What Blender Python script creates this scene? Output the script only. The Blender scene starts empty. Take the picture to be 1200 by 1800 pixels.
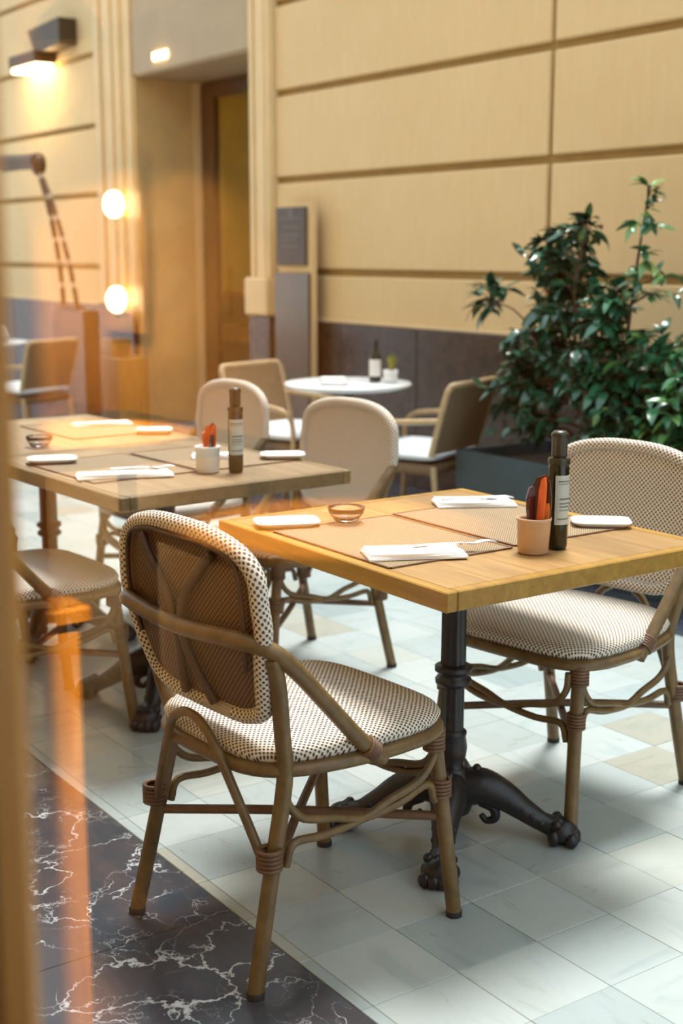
import bpy, math, random
from mathutils import Vector, Matrix

random.seed(7)
SC = bpy.context.scene
COL = SC.collection
PI = math.pi

# ------------------------------------------------------------------ camera
CAM_H = 1.38
FPX = 2358.0
PITCH = math.atan(460 / FPX)
YAW = math.radians(35.0)
_head = Vector((-math.cos(YAW), math.sin(YAW), 0))
_right = Vector((math.sin(YAW), math.cos(YAW), 0))
_fw = _head * math.cos(PITCH) + Vector((0, 0, -math.sin(PITCH)))
_up = _right.cross(_fw)
cd = bpy.data.cameras.new('camera')
cd.sensor_fit = 'VERTICAL'
cd.sensor_height = 36.0
cd.lens = FPX / 1800 * 36.0
cd.clip_start = 0.02
cd.dof.use_dof = True
cd.dof.focus_distance = 2.75
cd.dof.aperture_fstop = 3.2
cam = bpy.data.objects.new('camera', cd)
m = Matrix((_right, _up, -_fw)).transposed().to_4x4()
m.translation = Vector((0, 0, CAM_H))
cam.matrix_world = m
COL.objects.link(cam)
SC.camera = cam

# ------------------------------------------------------------------ sky, sun, exposure
SKY_COL, SKY_STR = (0.77, 0.91, 1.0), 1.15
SUN_COL, SUN_STR = (1.0, 0.96, 0.90), 4.0
w = bpy.data.worlds.new('sky')
SC.world = w
w.use_nodes = True
bg = w.node_tree.nodes['Background']
bg.inputs[0].default_value = (*SKY_COL, 1)
bg.inputs[1].default_value = SKY_STR
sd = bpy.data.lights.new('sun', 'SUN')
sd.energy = SUN_STR
sd.color = SUN_COL
sd.angle = math.radians(18)
so = bpy.data.objects.new('sun', sd)
so.rotation_euler = Vector((0.22, -0.29, -1.0)).to_track_quat('-Z', 'Y').to_euler()
COL.objects.link(so)
vs = SC.view_settings
SC.display_settings.display_device = 'sRGB'
vs.view_transform = 'Standard'
vs.look = 'None'
vs.gamma = 1.0
vs.exposure = 0.66
vs.use_curve_mapping = False
SC.cycles.use_denoising = True
SC.cycles.max_bounces = 8
SC.cycles.diffuse_bounces = 3
SC.cycles.glossy_bounces = 4
SC.cycles.transmission_bounces = 8
SC.cycles.transparent_max_bounces = 10
SC.cycles.sample_clamp_indirect = 6.0
SC.cycles.caustics_reflective = False
SC.cycles.caustics_refractive = False


# ------------------------------------------------------------------ node helpers
class N:
    def __init__(s, mat):
        s.t = mat.node_tree

    def __call__(s, typ, ins=None, **props):
        n = s.t.nodes.new(typ)
        for k, v in props.items():
            setattr(n, k, v)
        for k, v in (ins or {}).items():
            sock = n.inputs[k]
            if isinstance(v, bpy.types.NodeSocket):
                s.t.links.new(v, sock)
            else:
                sock.default_value = v
        return n

    def math(s, op, a, b=0.0, c=0.0):
        return s('ShaderNodeMath', {0: a, 1: b, 2: c}, operation=op).outputs[0]

    def vmath(s, op, a, b=(0, 0, 0)):
        return s('ShaderNodeVectorMath', {0: a, 1: b}, operation=op).outputs[0]

    def mix(s, f, a, b, blend='MIX'):
        n = s('ShaderNodeMix', data_type='RGBA', blend_type=blend)
        for i, v in ((0, f), (6, a), (7, b)):
            if isinstance(v, bpy.types.NodeSocket):
                s.t.links.new(v, n.inputs[i])
            else:
                n.inputs[i].default_value = v if i == 0 else (*v[:3], 1)
        return n.outputs[2]

    def ramp(s, f, stops, interp='LINEAR'):
        n = s('ShaderNodeValToRGB', {0: f})
        n.color_ramp.interpolation = interp
        e = n.color_ramp.elements
        while len(e) < len(stops):
            e.new(0.5)
        for el, (p, c) in zip(e, stops):
            el.position = p
            el.color = (*c, 1)
        return n.outputs[0]

    def noise(s, vec, scale, detail=3.0, rough=0.5, dist=0.0):
        return s('ShaderNodeTexNoise', {'Vector': vec, 'Scale': scale, 'Detail': detail, 'Roughness': rough, 'Distortion': dist}).outputs[0]

    def obj(s):
        return s('ShaderNodeTexCoord').outputs['Object']

    def uv(s):
        return s('ShaderNodeTexCoord').outputs['UV']

    def pos(s):
        return s('ShaderNodeNewGeometry').outputs['Position']

    def rnd(s):
        return s('ShaderNodeObjectInfo').outputs['Random']

    def scale(s, v, xyz):
        return s.vmath('MULTIPLY', v, xyz)

    def bump(s, h, strength=0.3, dist=0.002):
        return s('ShaderNodeBump', {'Height': h, 'Strength': strength, 'Distance': dist}).outputs[0]


def new_mat(name, col=(0.5, 0.5, 0.5), rough=0.5, metal=0.0, spec=0.5):
    mt = bpy.data.materials.new(name)
    mt.use_nodes = True
    b = mt.node_tree.nodes['Principled BSDF']
    b.inputs['Base Color'].default_value = (*col, 1)
    b.inputs['Roughness'].default_value = rough
    b.inputs['Metallic'].default_value = metal
    b.inputs['Specular IOR Level'].default_value = spec
    return mt, N(mt), b


def link(n, out, b, name):
    n.t.links.new(out, b.inputs[name])


def simple(name, col, rough=0.5, metal=0.0, var=0.12, scale=30.0, spec=0.5, bump=0.0):
    """plain paint / metal / cloth with a little procedural unevenness"""
    mt, n, b = new_mat(name, col, rough, metal, spec)
    f = n.noise(n.obj(), scale, 4.0)
    lo = tuple(c * (1 - var) for c in col)
    hi = tuple(min(1, c * (1 + var)) for c in col)
    link(n, n.ramp(f, [(0.3, lo), (0.7, hi)]), b, 'Base Color')
    if bump:
        link(n, n.bump(f, bump), b, 'Normal')
    return mt


def wood(name, dark, light, rough=0.45, axis=0, scale=1.0, use_rnd=0.25):
    mt, n, b = new_mat(name, light, rough)
    st = [14 * scale] * 3
    st[axis] = 1.2 * scale
    p = n.pos()
    off = n('ShaderNodeCombineXYZ', {0: n.math('MULTIPLY', n.rnd(), 13.0), 1: n.math('MULTIPLY', n.rnd(), 7.0), 2: 0.0}).outputs[0]
    v = n.scale(n.vmath('ADD', p, off), tuple(st))
    f = n.noise(v, 3.0, 6.0, 0.6, 0.6)
    c = n.ramp(f, [(0.3, dark), (0.7, light)])
    k = n.math('ADD', n.math('MULTIPLY', n.rnd(), use_rnd), 1.0 - use_rnd)
    kk = n('ShaderNodeCombineColor', {0: k, 1: k, 2: k}).outputs[0]
    link(n, n.mix(1.0, c, kk, 'MULTIPLY'), b, 'Base Color')
    link(n, n.bump(f, 0.12, 0.001), b, 'Normal')
    return mt


M = {}
# cream render of the facade
mt, n, b = new_mat('cream_plaster', (0.72, 0.55, 0.3), 0.75)
p = n.pos()
f1 = n.noise(p, 1.3, 4.0)
f2 = n.noise(n.scale(p, (6, 6, 1.0)), 5.0, 4.0)
c = n.mix(0.35, n.ramp(f1, [(0.3, (0.77, 0.565, 0.295)), (0.7, (0.83, 0.63, 0.35))]), n.ramp(f2, [(0.3, (0.73, 0.52, 0.26)), (0.7, (0.84, 0.645, 0.37))]))
link(n, c, b, 'Base Color')
link(n, n.bump(n.noise(p, 120, 3.0), 0.15, 0.002), b, 'Normal')
M['cream'] = mt
M['groove'] = simple('groove_plaster', (0.36, 0.24, 0.085), 0.85, var=0.1, scale=6)
M['trim'] = simple('cream_trim', (0.84, 0.65, 0.37), 0.6, var=0.05, scale=5)
M['fascia'] = simple('taupe_fascia_paint', (0.46, 0.36, 0.22), 0.55, var=0.05, scale=4)
M['reveal'] = simple('warm_stone_reveal', (0.66, 0.47, 0.2), 0.6, var=0.12, scale=4)

# white marble floor tiles, colour per tile from its place on the floor
TILE, TX0, TY0 = 0.206, -1.83, 1.77
mt, n, b = new_mat('white_marble_tile', (0.7, 0.75, 0.75), 0.28)
p = n.pos()
q = n.vmath('FLOOR', n.vmath('DIVIDE', n.vmath('SUBTRACT', p, (TX0, TY0, -5)), (TILE, TILE, 100)))
wn = n('ShaderNodeTexWhiteNoise', {'Vector': q}, noise_dimensions='3D')
cell = n.ramp(wn.outputs[0], [(0.0, (0.53, 0.60, 0.61)), (0.15, (0.68, 0.735, 0.735)), (0.45, (0.76, 0.795, 0.785)), (0.7, (0.61, 0.675, 0.685)), (0.9, (0.73, 0.735, 0.68)), (1.0, (0.60, 0.56, 0.46))])
ang = n.math('GREATER_THAN', wn.outputs[0], 0.5)
sc1 = n.mix(ang, (2.5, 9.0, 2.0), (8.0, 2.8, 2.0))
off = n.vmath('MULTIPLY', wn.outputs[1], (9, 9, 9))
vein = n.noise(n.vmath('ADD', n.vmath('MULTIPLY', p, sc1), off), 1.1, 7.0, 0.62, 1.2)
veinc = n.ramp(vein, [(0.28, (0.70, 0.75, 0.76)), (0.46, (1.0, 1.0, 1.0)), (0.58, (1.0, 1.0, 0.99)), (0.75, (0.84, 0.82, 0.74))])
big = n.ramp(n.noise(p, 1.7, 5.0, 0.6), [(0.3, (0.86, 0.88, 0.85)), (0.7, (1.0, 1.0, 1.0))])
c = n.mix(0.75, cell, veinc, 'MULTIPLY')
c = n.mix(1.0, c, big, 'MULTIPLY')
c = n.mix(1.0, c, (0.585, 0.63, 0.65), 'MULTIPLY')
link(n, c, b, 'Base Color')
link(n, n.ramp(vein, [(0.3, (0.4, 0.4, 0.4)), (0.7, (0.25, 0.25, 0.25))]), b, 'Roughness')
M['tile'] = mt
M['grout'] = simple('grey_grout', (0.36, 0.385, 0.385), 0.9, var=0.1)

# dark red-grey marble with white veins


def dark_marble(name, base1, base2, veincol, s=1.0, vein_amt=1.0):
    mt, n, b = new_mat(name, base1, 0.22)
    p = n.pos()
    warp = n('ShaderNodeTexNoise', {'Vector': p, 'Scale': 3.2 * s, 'Detail': 6.0, 'Roughness': 0.6}).outputs[1]
    pw = n.vmath('ADD', p, n.vmath('MULTIPLY', n.vmath('SUBTRACT', warp, (0.5, 0.5, 0.5)), (0.42 / s, 0.42 / s, 0.42 / s)))
    vor = n('ShaderNodeTexVoronoi', {'Vector': pw, 'Scale': 4.2 * s}, feature='DISTANCE_TO_EDGE').outputs[0]
    vor2 = n('ShaderNodeTexVoronoi', {'Vector': pw, 'Scale': 13.0 * s}, feature='DISTANCE_TO_EDGE').outputs[0]
    mask = n.noise(p, 4.0 * s, 3.0)
    thick = n.math('MULTIPLY', n.math('SUBTRACT', mask, 0.40), 0.075)
    l1 = n.math('LESS_THAN', vor, thick)
    soft1 = n('ShaderNodeMapRange', {0: n.math('SUBTRACT', thick, vor), 1: -0.006, 2: 0.014, 3: 0.0, 4: 1.0}).outputs[0]
    th2 = n.math('MULTIPLY', n.math('SUBTRACT', n.noise(p, 7.0 * s, 2.0), 0.50), 0.16)
    soft2 = n('ShaderNodeMapRange', {0: n.math('SUBTRACT', th2, vor2), 1: -0.01, 2: 0.03, 3: 0.0, 4: 0.7}).outputs[0]
    f = n.math('MINIMUM', n.math('MULTIPLY', n.math('MAXIMUM', soft1, soft2), vein_amt), 1.0)
    g = n.noise(p, 9.0 * s, 6.0, 0.7)
    base = n.ramp(g, [(0.35, base1), (0.65, base2)])
    link(n, n.mix(f, base, veincol), b, 'Base Color')
    return mt


M['dark_marble'] = dark_marble('dark_veined_marble', (0.034, 0.047, 0.062), (0.066, 0.062, 0.068), (0.66, 0.70, 0.72))
M['far_marble'] = dark_marble('dark_border_marble', (0.03, 0.04, 0.06), (0.06, 0.065, 0.085), (0.3, 0.33, 0.36), 1.0, 0.6)
M['wains'] = dark_marble('brown_wainscot_marble', (0.022, 0.016, 0.014), (0.055, 0.036, 0.028), (0.14, 0.10, 0.08), 1.6, 0.6)

M['oak'] = wood('oak_tabletop', (0.27, 0.145, 0.045), (0.43, 0.255, 0.09), 0.42, 0)  # front tabletop, amber of the window reflection mixed into the wood colour
M['oak_edge'] = wood('oak_edge_amber_reflection', (0.28, 0.14, 0.018), (0.44, 0.245, 0.035), 0.4, 0)  # front table edging, its gold is the amber reflection painted in
M['oak_grey'] = wood('weathered_oak_tabletop', (0.24, 0.15, 0.07), (0.38, 0.27, 0.145), 0.45, 0)
M['oak_grey_edge'] = wood('weathered_oak_edge', (0.16, 0.10, 0.035), (0.24, 0.165, 0.065), 0.5, 0)
M['iron'] = simple('black_cast_iron', (0.012, 0.013, 0.014), 0.38, var=0.4, scale=60, bump=0.3)
M['mirror_wood'] = wood('amber_wood_panel', (0.40, 0.20, 0.04), (0.62, 0.33, 0.08), 0.4, 2)


def cane(name, c1, c2, rough=0.42):
    mt, n, b = new_mat(name, c1, rough)
    f = n.noise(n.scale(n.obj(), (9, 9, 5)), 2.6, 5.0, 0.6)
    k = n.noise(n.obj(), 60, 2.0)
    c = n.mix(0.3, n.ramp(f, [(0.3, c1), (0.7, c2)]), n.ramp(k, [(0.3, c1), (0.7, c2)]))
    link(n, c, b, 'Base Color')
    return mt


M['cane'] = cane('bamboo_cane', (0.085, 0.048, 0.014), (0.205, 0.125, 0.042))
M['binding'] = cane('cane_binding', (0.09, 0.042, 0.02), (0.19, 0.10, 0.05), 0.5)
M['dark_cane'] = cane('dark_cane_arch', (0.035, 0.016, 0.006), (0.075, 0.036, 0.014), 0.5)


def weave(name, light, dark, pitch=0.0128, bias=0.0):
    mt, n, b = new_mat(name, light, 0.6)
    uv = n('ShaderNodeSeparateXYZ', {0: n.uv()})
    k = 2 * PI / pitch
    wob = n.math('MULTIPLY', n.noise(n.uv(), 40, 1.0), 0.6)
    a = n.math('SINE', n.math('ADD', n.math('MULTIPLY', uv.outputs[0], k), wob))
    c = n.math('SINE', n.math('ADD', n.math('MULTIPLY', uv.outputs[1], k), wob))
    pr = n.math('MULTIPLY', a, c)
    f = n('ShaderNodeMapRange', {0: pr, 1: 0.0 + bias, 2: 0.45 + bias, 3: 0.0, 4: 1.0}).outputs[0]
    fine = n.noise(n.scale(n.uv(), (1, 1, 1)), 300, 2.0)
    li = n.mix(0.3, light, n.ramp(fine, [(0.3, tuple(x * .75 for x in light)), (0.7, light)]))
    link(n, n.mix(f, li, dark), b, 'Base Color')
    link(n, n.bump(n.math('SUBTRACT', 1.0, f), 0.7, 0.0025), b, 'Normal')
    return mt


M['weave'] = weave('woven_cream_brown', (0.78, 0.72, 0.62), (0.085, 0.042, 0.018))
M['weave_back'] = weave('woven_shaded_back', (0.26, 0.14, 0.06), (0.018, 0.008, 0.003), 0.0110, -0.30)  # same weave darkened: shade on the backrest's rear put into the colour
M['mat'] = weave('woven_placemat', (0.44, 0.32, 0.18), (0.15, 0.095, 0.045), 0.007, -0.2)
M['wicker'] = weave('wicker_strands', (0.44, 0.32, 0.18), (0.11, 0.07, 0.035), 0.014, -0.3)
M['wick_frame'] = cane('pale_rattan_frame', (0.40, 0.28, 0.15), (0.60, 0.45, 0.26))
M['cushion'] = simple('pale_blue_cushion_cloth', (0.72, 0.80, 0.86), 0.85, var=0.06, scale=90, bump=0.15)
M['linen'] = simple('white_linen', (0.86, 0.86, 0.85), 0.8, var=0.04, scale=60, bump=0.15)
M['china'] = simple('white_china', (0.75, 0.74, 0.70), 0.2, var=0.02)
M['steel'] = simple('cutlery_steel', (0.6, 0.58, 0.54), 0.22, 1.0, var=0.08)
M['tabwhite'] = simple('white_round_top', (0.78, 0.83, 0.86), 0.25, var=0.04, scale=6)
M['slate'] = simple('slate_blue_planter_paint', (0.028, 0.066, 0.085), 0.55, var=0.15, scale=8)
M['soil'] = simple('dark_soil', (0.03, 0.022, 0.015), 0.95, var=0.5, scale=50, bump=0.8)
M['bark'] = simple('brown_bark', (0.10, 0.055, 0.03), 0.8, var=0.35, scale=40)
M['metal_panel'] = simple('brushed_grey_metal', (0.17, 0.15, 0.13), 0.34, 0.7, var=0.1, scale=5)
M['plaque'] = simple('dark_grey_plaque', (0.06, 0.055, 0.045), 0.45, var=0.1, scale=8)
M['plaque_print'] = simple('grey_plaque_print', (0.14, 0.13, 0.11), 0.5)
M['blackbox'] = simple('black_lacquer', (0.012, 0.012, 0.014), 0.35, var=0.3)
M['bronze'] = simple('dark_bronze_metal', (0.085, 0.055, 0.025), 0.45, 0.4)
M['white_band'] = simple('pale_band', (0.5, 0.42, 0.3), 0.5)
M['print'] = simple('faint_grey_print', (0.10, 0.10, 0.10), 0.6)
M['pot_white'] = simple('white_pot', (0.78, 0.79, 0.78), 0.4, var=0.04)
M['copper_pot'] = simple('blush_pot', (0.56, 0.36, 0.22), 0.35, var=0.08, scale=12)
M['label'] = simple('grey_bottle_label', (0.50, 0.52, 0.46), 0.6, var=0.06)
M['label_print'] = simple('label_print', (0.16, 0.18, 0.15), 0.7)
M['rubber'] = simple('black_rubber', (0.015, 0.013, 0.012), 0.7)
M['plaster_in'] = simple('interior_warm_plaster', (0.55, 0.33, 0.12), 0.7, var=0.1, scale=3)
M['floor_in'] = wood('interior_wood_floor', (0.16, 0.08, 0.03), (0.28, 0.15, 0.06), 0.4, 0)
M['yellow_in'] = simple('ochre_room_wall', (0.30, 0.235, 0.022), 0.6, var=0.2, scale=2)
M['frame_wood'] = wood('amber_window_frame', (0.42, 0.17, 0.02), (0.60, 0.27, 0.04), 0.4, 2)
M['door_frame'] = simple('dark_door_frame', (0.06, 0.042, 0.02), 0.4, var=0.2)


def glassy(name, col, rough=0.02, ior=1.5, trans=1.0):
    mt, n, b = new_mat(name, col, rough)
    f = n.noise(n.obj(), 8, 2.0)
    link(n, n.ramp(f, [(0.2, tuple(x * 0.96 for x in col)), (0.8, col)]), b, 'Base Color')
    b.inputs['Transmission Weight'].default_value = trans
    b.inputs['IOR'].default_value = ior
    return mt


M['bottle'] = glassy('dark_green_bottle_glass', (0.014, 0.018, 0.004), 0.05, 1.5, 0.3)
M['bottle_neck'] = simple('dark_olive_capsule', (0.022, 0.020, 0.005), 0.35)
M['amber'] = simple('amber_orange_glass', (0.62, 0.16, 0.02), 0.2, var=0.3, scale=20)
M['maroon'] = simple('dark_maroon_packet', (0.07, 0.012, 0.008), 0.3, var=0.2)
M['orange'] = simple('orange_red_packet', (0.75, 0.13, 0.02), 0.35, var=0.15)
M['clear'] = glassy('clear_glass', (1, 1, 1), 0.0, 1.45, 1.0)

# window glass: clear pane, real refraction and reflection
mt = bpy.data.materials.new('window_glass')
mt.use_nodes = True
nn = N(mt)
mt.node_tree.nodes.remove(mt.node_tree.nodes['Principled BSDF'])
g = nn('ShaderNodeBsdfGlass', {'Color': (1, 1, 1, 1), 'Roughness': 0.0, 'IOR': 1.5})
mt.node_tree.links.new(g.outputs[0], mt.node_tree.nodes['Material Output'].inputs[0])
M['pane'] = mt


def emit(name, col, s):
    mt, n, b = new_mat(name, col, 0.5)
    b.inputs['Emission Color'].default_value = (*col, 1)
    b.inputs['Emission Strength'].default_value = s
    return mt


M['lamp_warm'] = emit('warm_lamp_glow', (1.0, 0.72, 0.32), 14.0)
M['lamp_bulb'] = emit('warm_bulb_glow', (1.0, 0.78, 0.42), 40.0)

mt, n, b = new_mat('glossy_dark_leaf', (0.03, 0.09, 0.035), 0.2, 0.0, 0.7)
r = n.rnd()
f = n.noise(n.obj(), 20, 2.0)
c = n.mix(0.35, n.ramp(r, [(0.0, (0.012, 0.05, 0.028)), (0.4, (0.025, 0.10, 0.05)), (0.75, (0.045, 0.17, 0.08)), (1.0, (0.13, 0.22, 0.05))]), n.ramp(f, [(0.3, (0.02, 0.07, 0.045)), (0.7, (0.045, 0.15, 0.095))]))
link(n, c, b, 'Base Color')
M['leaf'] = mt
mt, n, b = new_mat('bright_green_leaf', (0.06, 0.17, 0.04), 0.22, 0.0, 0.7)
link(n, n.ramp(n.rnd(), [(0.0, (0.02, 0.10, 0.05)), (0.5, (0.05, 0.20, 0.085)), (1.0, (0.16, 0.33, 0.08))]), b, 'Base Color')
M['leaf_bright'] = mt
M['herb'] = simple('yellow_green_herb', (0.35, 0.34, 0.05), 0.6, var=0.3)


# ------------------------------------------------------------------ mesh helpers
class MB:
    def __init__(s):
        s.v, s.f, s.uv, s.sm = [], [], [], []

    def add(s, verts, faces, uvs=None, smooth=False):
        o = len(s.v)
        s.v += [tuple(v) for v in verts]
        for i, f in enumerate(faces):
            s.f.append([o + k for k in f])
            s.uv.append([uvs[k] for k in f] if uvs else None)
            s.sm.append(smooth)
        return s

    def box(s, x0, x1, y0, y1, z0, z1, bev=0.0):
        if not bev:
            v = [(x, y, z) for z in (z0, z1) for y in (y0, y1) for x in (x0, x1)]
            return s.add(v, [(0, 2, 3, 1), (4, 5, 7, 6), (0, 1, 5, 4), (2, 6, 7, 3), (0, 4, 6, 2), (1, 3, 7, 5)])
        b = bev
        # chamfered box: 24 verts
        v = []
        idx = {}
        for i, x in enumerate((x0, x1)):
            for j, y in enumerate((y0, y1)):
                for k, z in enumerate((z0, z1)):
                    sx, sy, sz = (b, -b)[i], (b, -b)[j], (b, -b)[k]
                    for a, pt in enumerate(((x, y + sy, z + sz), (x + sx, y, z + sz), (x + sx, y + sy, z))):
                        idx[(i, j, k, a)] = len(v)
                        v.append(pt)
        F = []
        for i in (0, 1):
            q = [idx[(i, j, k, 0)] for j, k in ((0, 0), (1, 0), (1, 1), (0, 1))]
            F.append(q if i else q[::-1])
            q = [idx[(j, i, k, 1)] for j, k in ((0, 0), (1, 0), (1, 1), (0, 1))]
            F.append(q[::-1] if i else q)
            q = [idx[(j, k, i, 2)] for j, k in ((0, 0), (1, 0), (1, 1), (0, 1))]
            F.append(q if i else q[::-1])
        for j in (0, 1):
            for k in (0, 1):
                F.append([idx[(0, j, k, 1)], idx[(1, j, k, 1)], idx[(1, j, k, 2)], idx[(0, j, k, 2)]])
                F.append([idx[(j, 0, k, 0)], idx[(j, 1, k, 0)], idx[(j, 1, k, 2)], idx[(j, 0, k, 2)]])
                F.append([idx[(j, k, 0, 0)], idx[(j, k, 1, 0)], idx[(j, k, 1, 1)], idx[(j, k, 0, 1)]])
                for i in (0, 1):
                    F.append([idx[(i, j, k, 0)], idx[(i, j, k, 1)], idx[(i, j, k, 2)]])
        seen = set()
        G = []
        for f in F:
            key = tuple(sorted(f))
            if key not in seen:
                seen.add(key)
                G.append(f)
        return s.add(v, G)

    def tube(s, pts, rad, sides=10, cap=True, rough=6, closed=False, flat=1.0):
        """smooth cane along control points; rad is a number or one radius per control point"""
        P = [Vector(p) for p in pts]
        R = rad if isinstance(rad, (list, tuple)) else [rad] * len(P)
        Q, RR = [], []
        n = len(P)
        segs = n if closed else n - 1
        for i in range(segs):
            if closed:
                p0, p1, p2, p3 = P[i - 1], P[i], P[(i + 1) % n], P[(i + 2) % n]
                r1, r2 = R[i], R[(i + 1) % n]
            else:
                p1, p2 = P[i], P[i + 1]
                p0 = P[i - 1] if i else p1 * 2 - p2
                p3 = P[i + 2] if i + 2 < n else p2 * 2 - p1
                r1, r2 = R[i], R[i + 1]
            st = 1 if (n == 2) else rough
            for k in range(st):
                t = k / st
                Q.append(0.5 * ((2 * p1) + (p2 - p0) * t + (2 * p0 - 5 * p1 + 4 * p2 - p3) * t * t + (3 * p1 - p0 - 3 * p2 + p3) * t ** 3))
                RR.append(r1 + (r2 - r1) * t)
        if not closed:
            Q.append(P[-1])
            RR.append(R[-1])
        m_ = len(Q)
        T = []
        for i in range(m_):
            a = Q[i - 1] if (i or closed) else Q[0]
            b_ = Q[(i + 1) % m_] if (i < m_ - 1 or closed) else Q[-1]
            T.append((b_ - a).normalized())
        up = Vector((0, 0, 1)) if abs(T[0].z) < 0.9 else Vector((1, 0, 0))
        nrm = (up - T[0] * up.dot(T[0])).normalized()
        V, U = [], []
        L = 0
        for i in range(m_):
            if i:
                nrm = (nrm - T[i] * nrm.dot(T[i])).normalized()
                L += (Q[i] - Q[i - 1]).length
            bi = T[i].cross(nrm)
            for k in range(sides):
                a = 2 * PI * k / sides
                V.append(Q[i] + (nrm * math.cos(a) * flat + bi * math.sin(a)) * RR[i])
                U.append((2 * PI * RR[i] * k / sides, L))
        F = []
        rows = m_ if closed else m_ - 1
        for i in range(rows):
            for k in range(sides):
                a, b_ = i * sides + k, i * sides + (k + 1) % sides
                c_, d_ = ((i + 1) % m_) * sides + (k + 1) % sides, ((i + 1) % m_) * sides + k
                F.append((a, b_, c_, d_))
        s.add(V, F, U, True)
        if cap and not closed:
            s.add([V[k] for k in range(sides)], [list(range(sides))[::-1]])
            s.add([V[(m_ - 1) * sides + k] for k in range(sides)], [list(range(sides))])
        return s

    def lathe(s, prof, seg=24, c=(0, 0, 0), smooth=True, flute=0, fd=0.0, cap=True):
        V, F = [], []
        for r, z in prof:
            for k in range(seg):
                a = 2 * PI * k / seg
                rr = r
                if flute and r > 0.001:
                    rr = r - fd * (0.5 + 0.5 * math.cos(flute * a))
                V.append((c[0] + rr * math.cos(a), c[1] + rr * math.sin(a), c[2] + z))
        for i in range(len(prof) - 1):
            for k in range(seg):
                F.append((i * seg + k, i * seg + (k + 1) % seg, (i + 1) * seg + (k + 1) % seg, (i + 1) * seg + k))
        s.add(V, F, None, smooth)
        if cap and prof[0][0] > 0.0005:
            s.add(V[:seg], [list(range(seg))[::-1]])
        if cap and prof[-1][0] > 0.0005:
            s.add(V[-seg:], [list(range(seg))])
        return s

    def ball(s, c, rx, ry=None, rz=None, seg=12, rings=8):
        ry, rz = ry or rx, rz or rx
        V = [(c[0], c[1], c[2] - rz)]
        for i in range(1, rings):
            t = PI * i / rings
            for k in range(seg):
                a = 2 * PI * k / seg
                V.append((c[0] + rx * math.sin(t) * math.cos(a), c[1] + ry * math.sin(t) * math.sin(a), c[2] - rz * math.cos(t)))
        V.append((c[0], c[1], c[2] + rz))
        F = [(0, 1 + (k + 1) % seg, 1 + k) for k in range(seg)]
        for i in range(rings - 2):
            for k in range(seg):
                F.append((1 + i * seg + k, 1 + i * seg + (k + 1) % seg, 1 + (i + 1) * seg + (k + 1) % seg, 1 + (i + 1) * seg + k))
        o = 1 + (rings - 2) * seg
        F += [(o + k, o + (k + 1) % seg, len(V) - 1) for k in range(seg)]
        return s.add(V, F, None, True)

    def torus(s, c, R, r, axis=None, seg=16, sides=6):
        ax = Vector(axis or (0, 0, 1)).normalized()
        u = ax.orthogonal().normalized()
        v = ax.cross(u)
        c = Vector(c)
        pts = [c + (u * math.cos(2 * PI * k / seg) + v * math.sin(2 * PI * k / seg)) * R for k in range(seg)]
        return s.tube(pts, r, sides, False, 1, True)

    def grid(s, fn, nu, nv, uvfn=None, smooth=True, flip=False):
        V, U = [], []
        for j in range(nv + 1):
            for i in range(nu + 1):
                V.append(fn(i / nu, j / nv))
                U.append(uvfn(i / nu, j / nv) if uvfn else (i / nu, j / nv))
        F = []
        for j in range(nv):
            for i in range(nu):
                a = j * (nu + 1) + i
                q = (a, a + 1, a + nu + 2, a + nu + 1)
                F.append(q[::-1] if flip else q)
        return s.add(V, F, U, smooth)

    def mesh(s, name):
        me = bpy.data.meshes.new(name)
        me.from_pydata(s.v, [], s.f)
        me.polygons.foreach_set('use_smooth', s.sm)
        if any(u is not None for u in s.uv):
            lay = me.uv_layers.new(name='UVMap')
            i = 0
            for f, u in zip(s.f, s.uv):
                for k in range(len(f)):
                    if u is not None:
                        lay.data[i].uv = u[k]
                    i += 1
        me.validate()
        me.update()
        return me

    def build(s, name, mat, parent=None, loc=None, rot=None):
        me = s.mesh(name)
        return link_obj(name, me, mat, parent, loc, rot)


def link_obj(name, me, mat=None, parent=None, loc=None, rot=None):
    if mat is not None and not me.materials:
        me.materials.append(M[mat] if isinstance(mat, str) else mat)
    o = bpy.data.objects.new(name, me)
    COL.objects.link(o)
    if parent:
        o.parent = parent
    if loc:
        o.location = loc
    if rot:
        o.rotation_euler = rot
    return o


def tag(o, label, cat, group=None, kind=None):
    o['label'] = label
    o['category'] = cat
    if group:
        o['group'] = group
    if kind:
        o['kind'] = kind
    return o


def thing(name, label, cat, loc=(0, 0, 0), rz=0.0, group=None):
    o = bpy.data.objects.new(name, None)
    o.empty_display_size = 0.1
    COL.objects.link(o)
    o.location = loc
    o.rotation_euler = (0, 0, rz)
    return tag(o, label, cat, group)


def copy_tree(o, parent=None):
    c = o.copy()
    COL.objects.link(c)
    c.parent = parent
    for ch in o.children:
        copy_tree(ch, c)
    return c


def dup(o, label, loc, rz, group=None):
    c = copy_tree(o)
    c.location = loc
    c.rotation_euler = (0, 0, rz)
    c['label'] = label
    if group:
        c['group'] = group
    return c


def struct(name, label, cat, mb=None, mat=None):
    if mb is None:
        o = thing(name, label, cat)
    else:
        o = tag(mb.build(name, mat), label, cat)
    o['kind'] = 'structure'
    return o


R = math.radians

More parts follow.
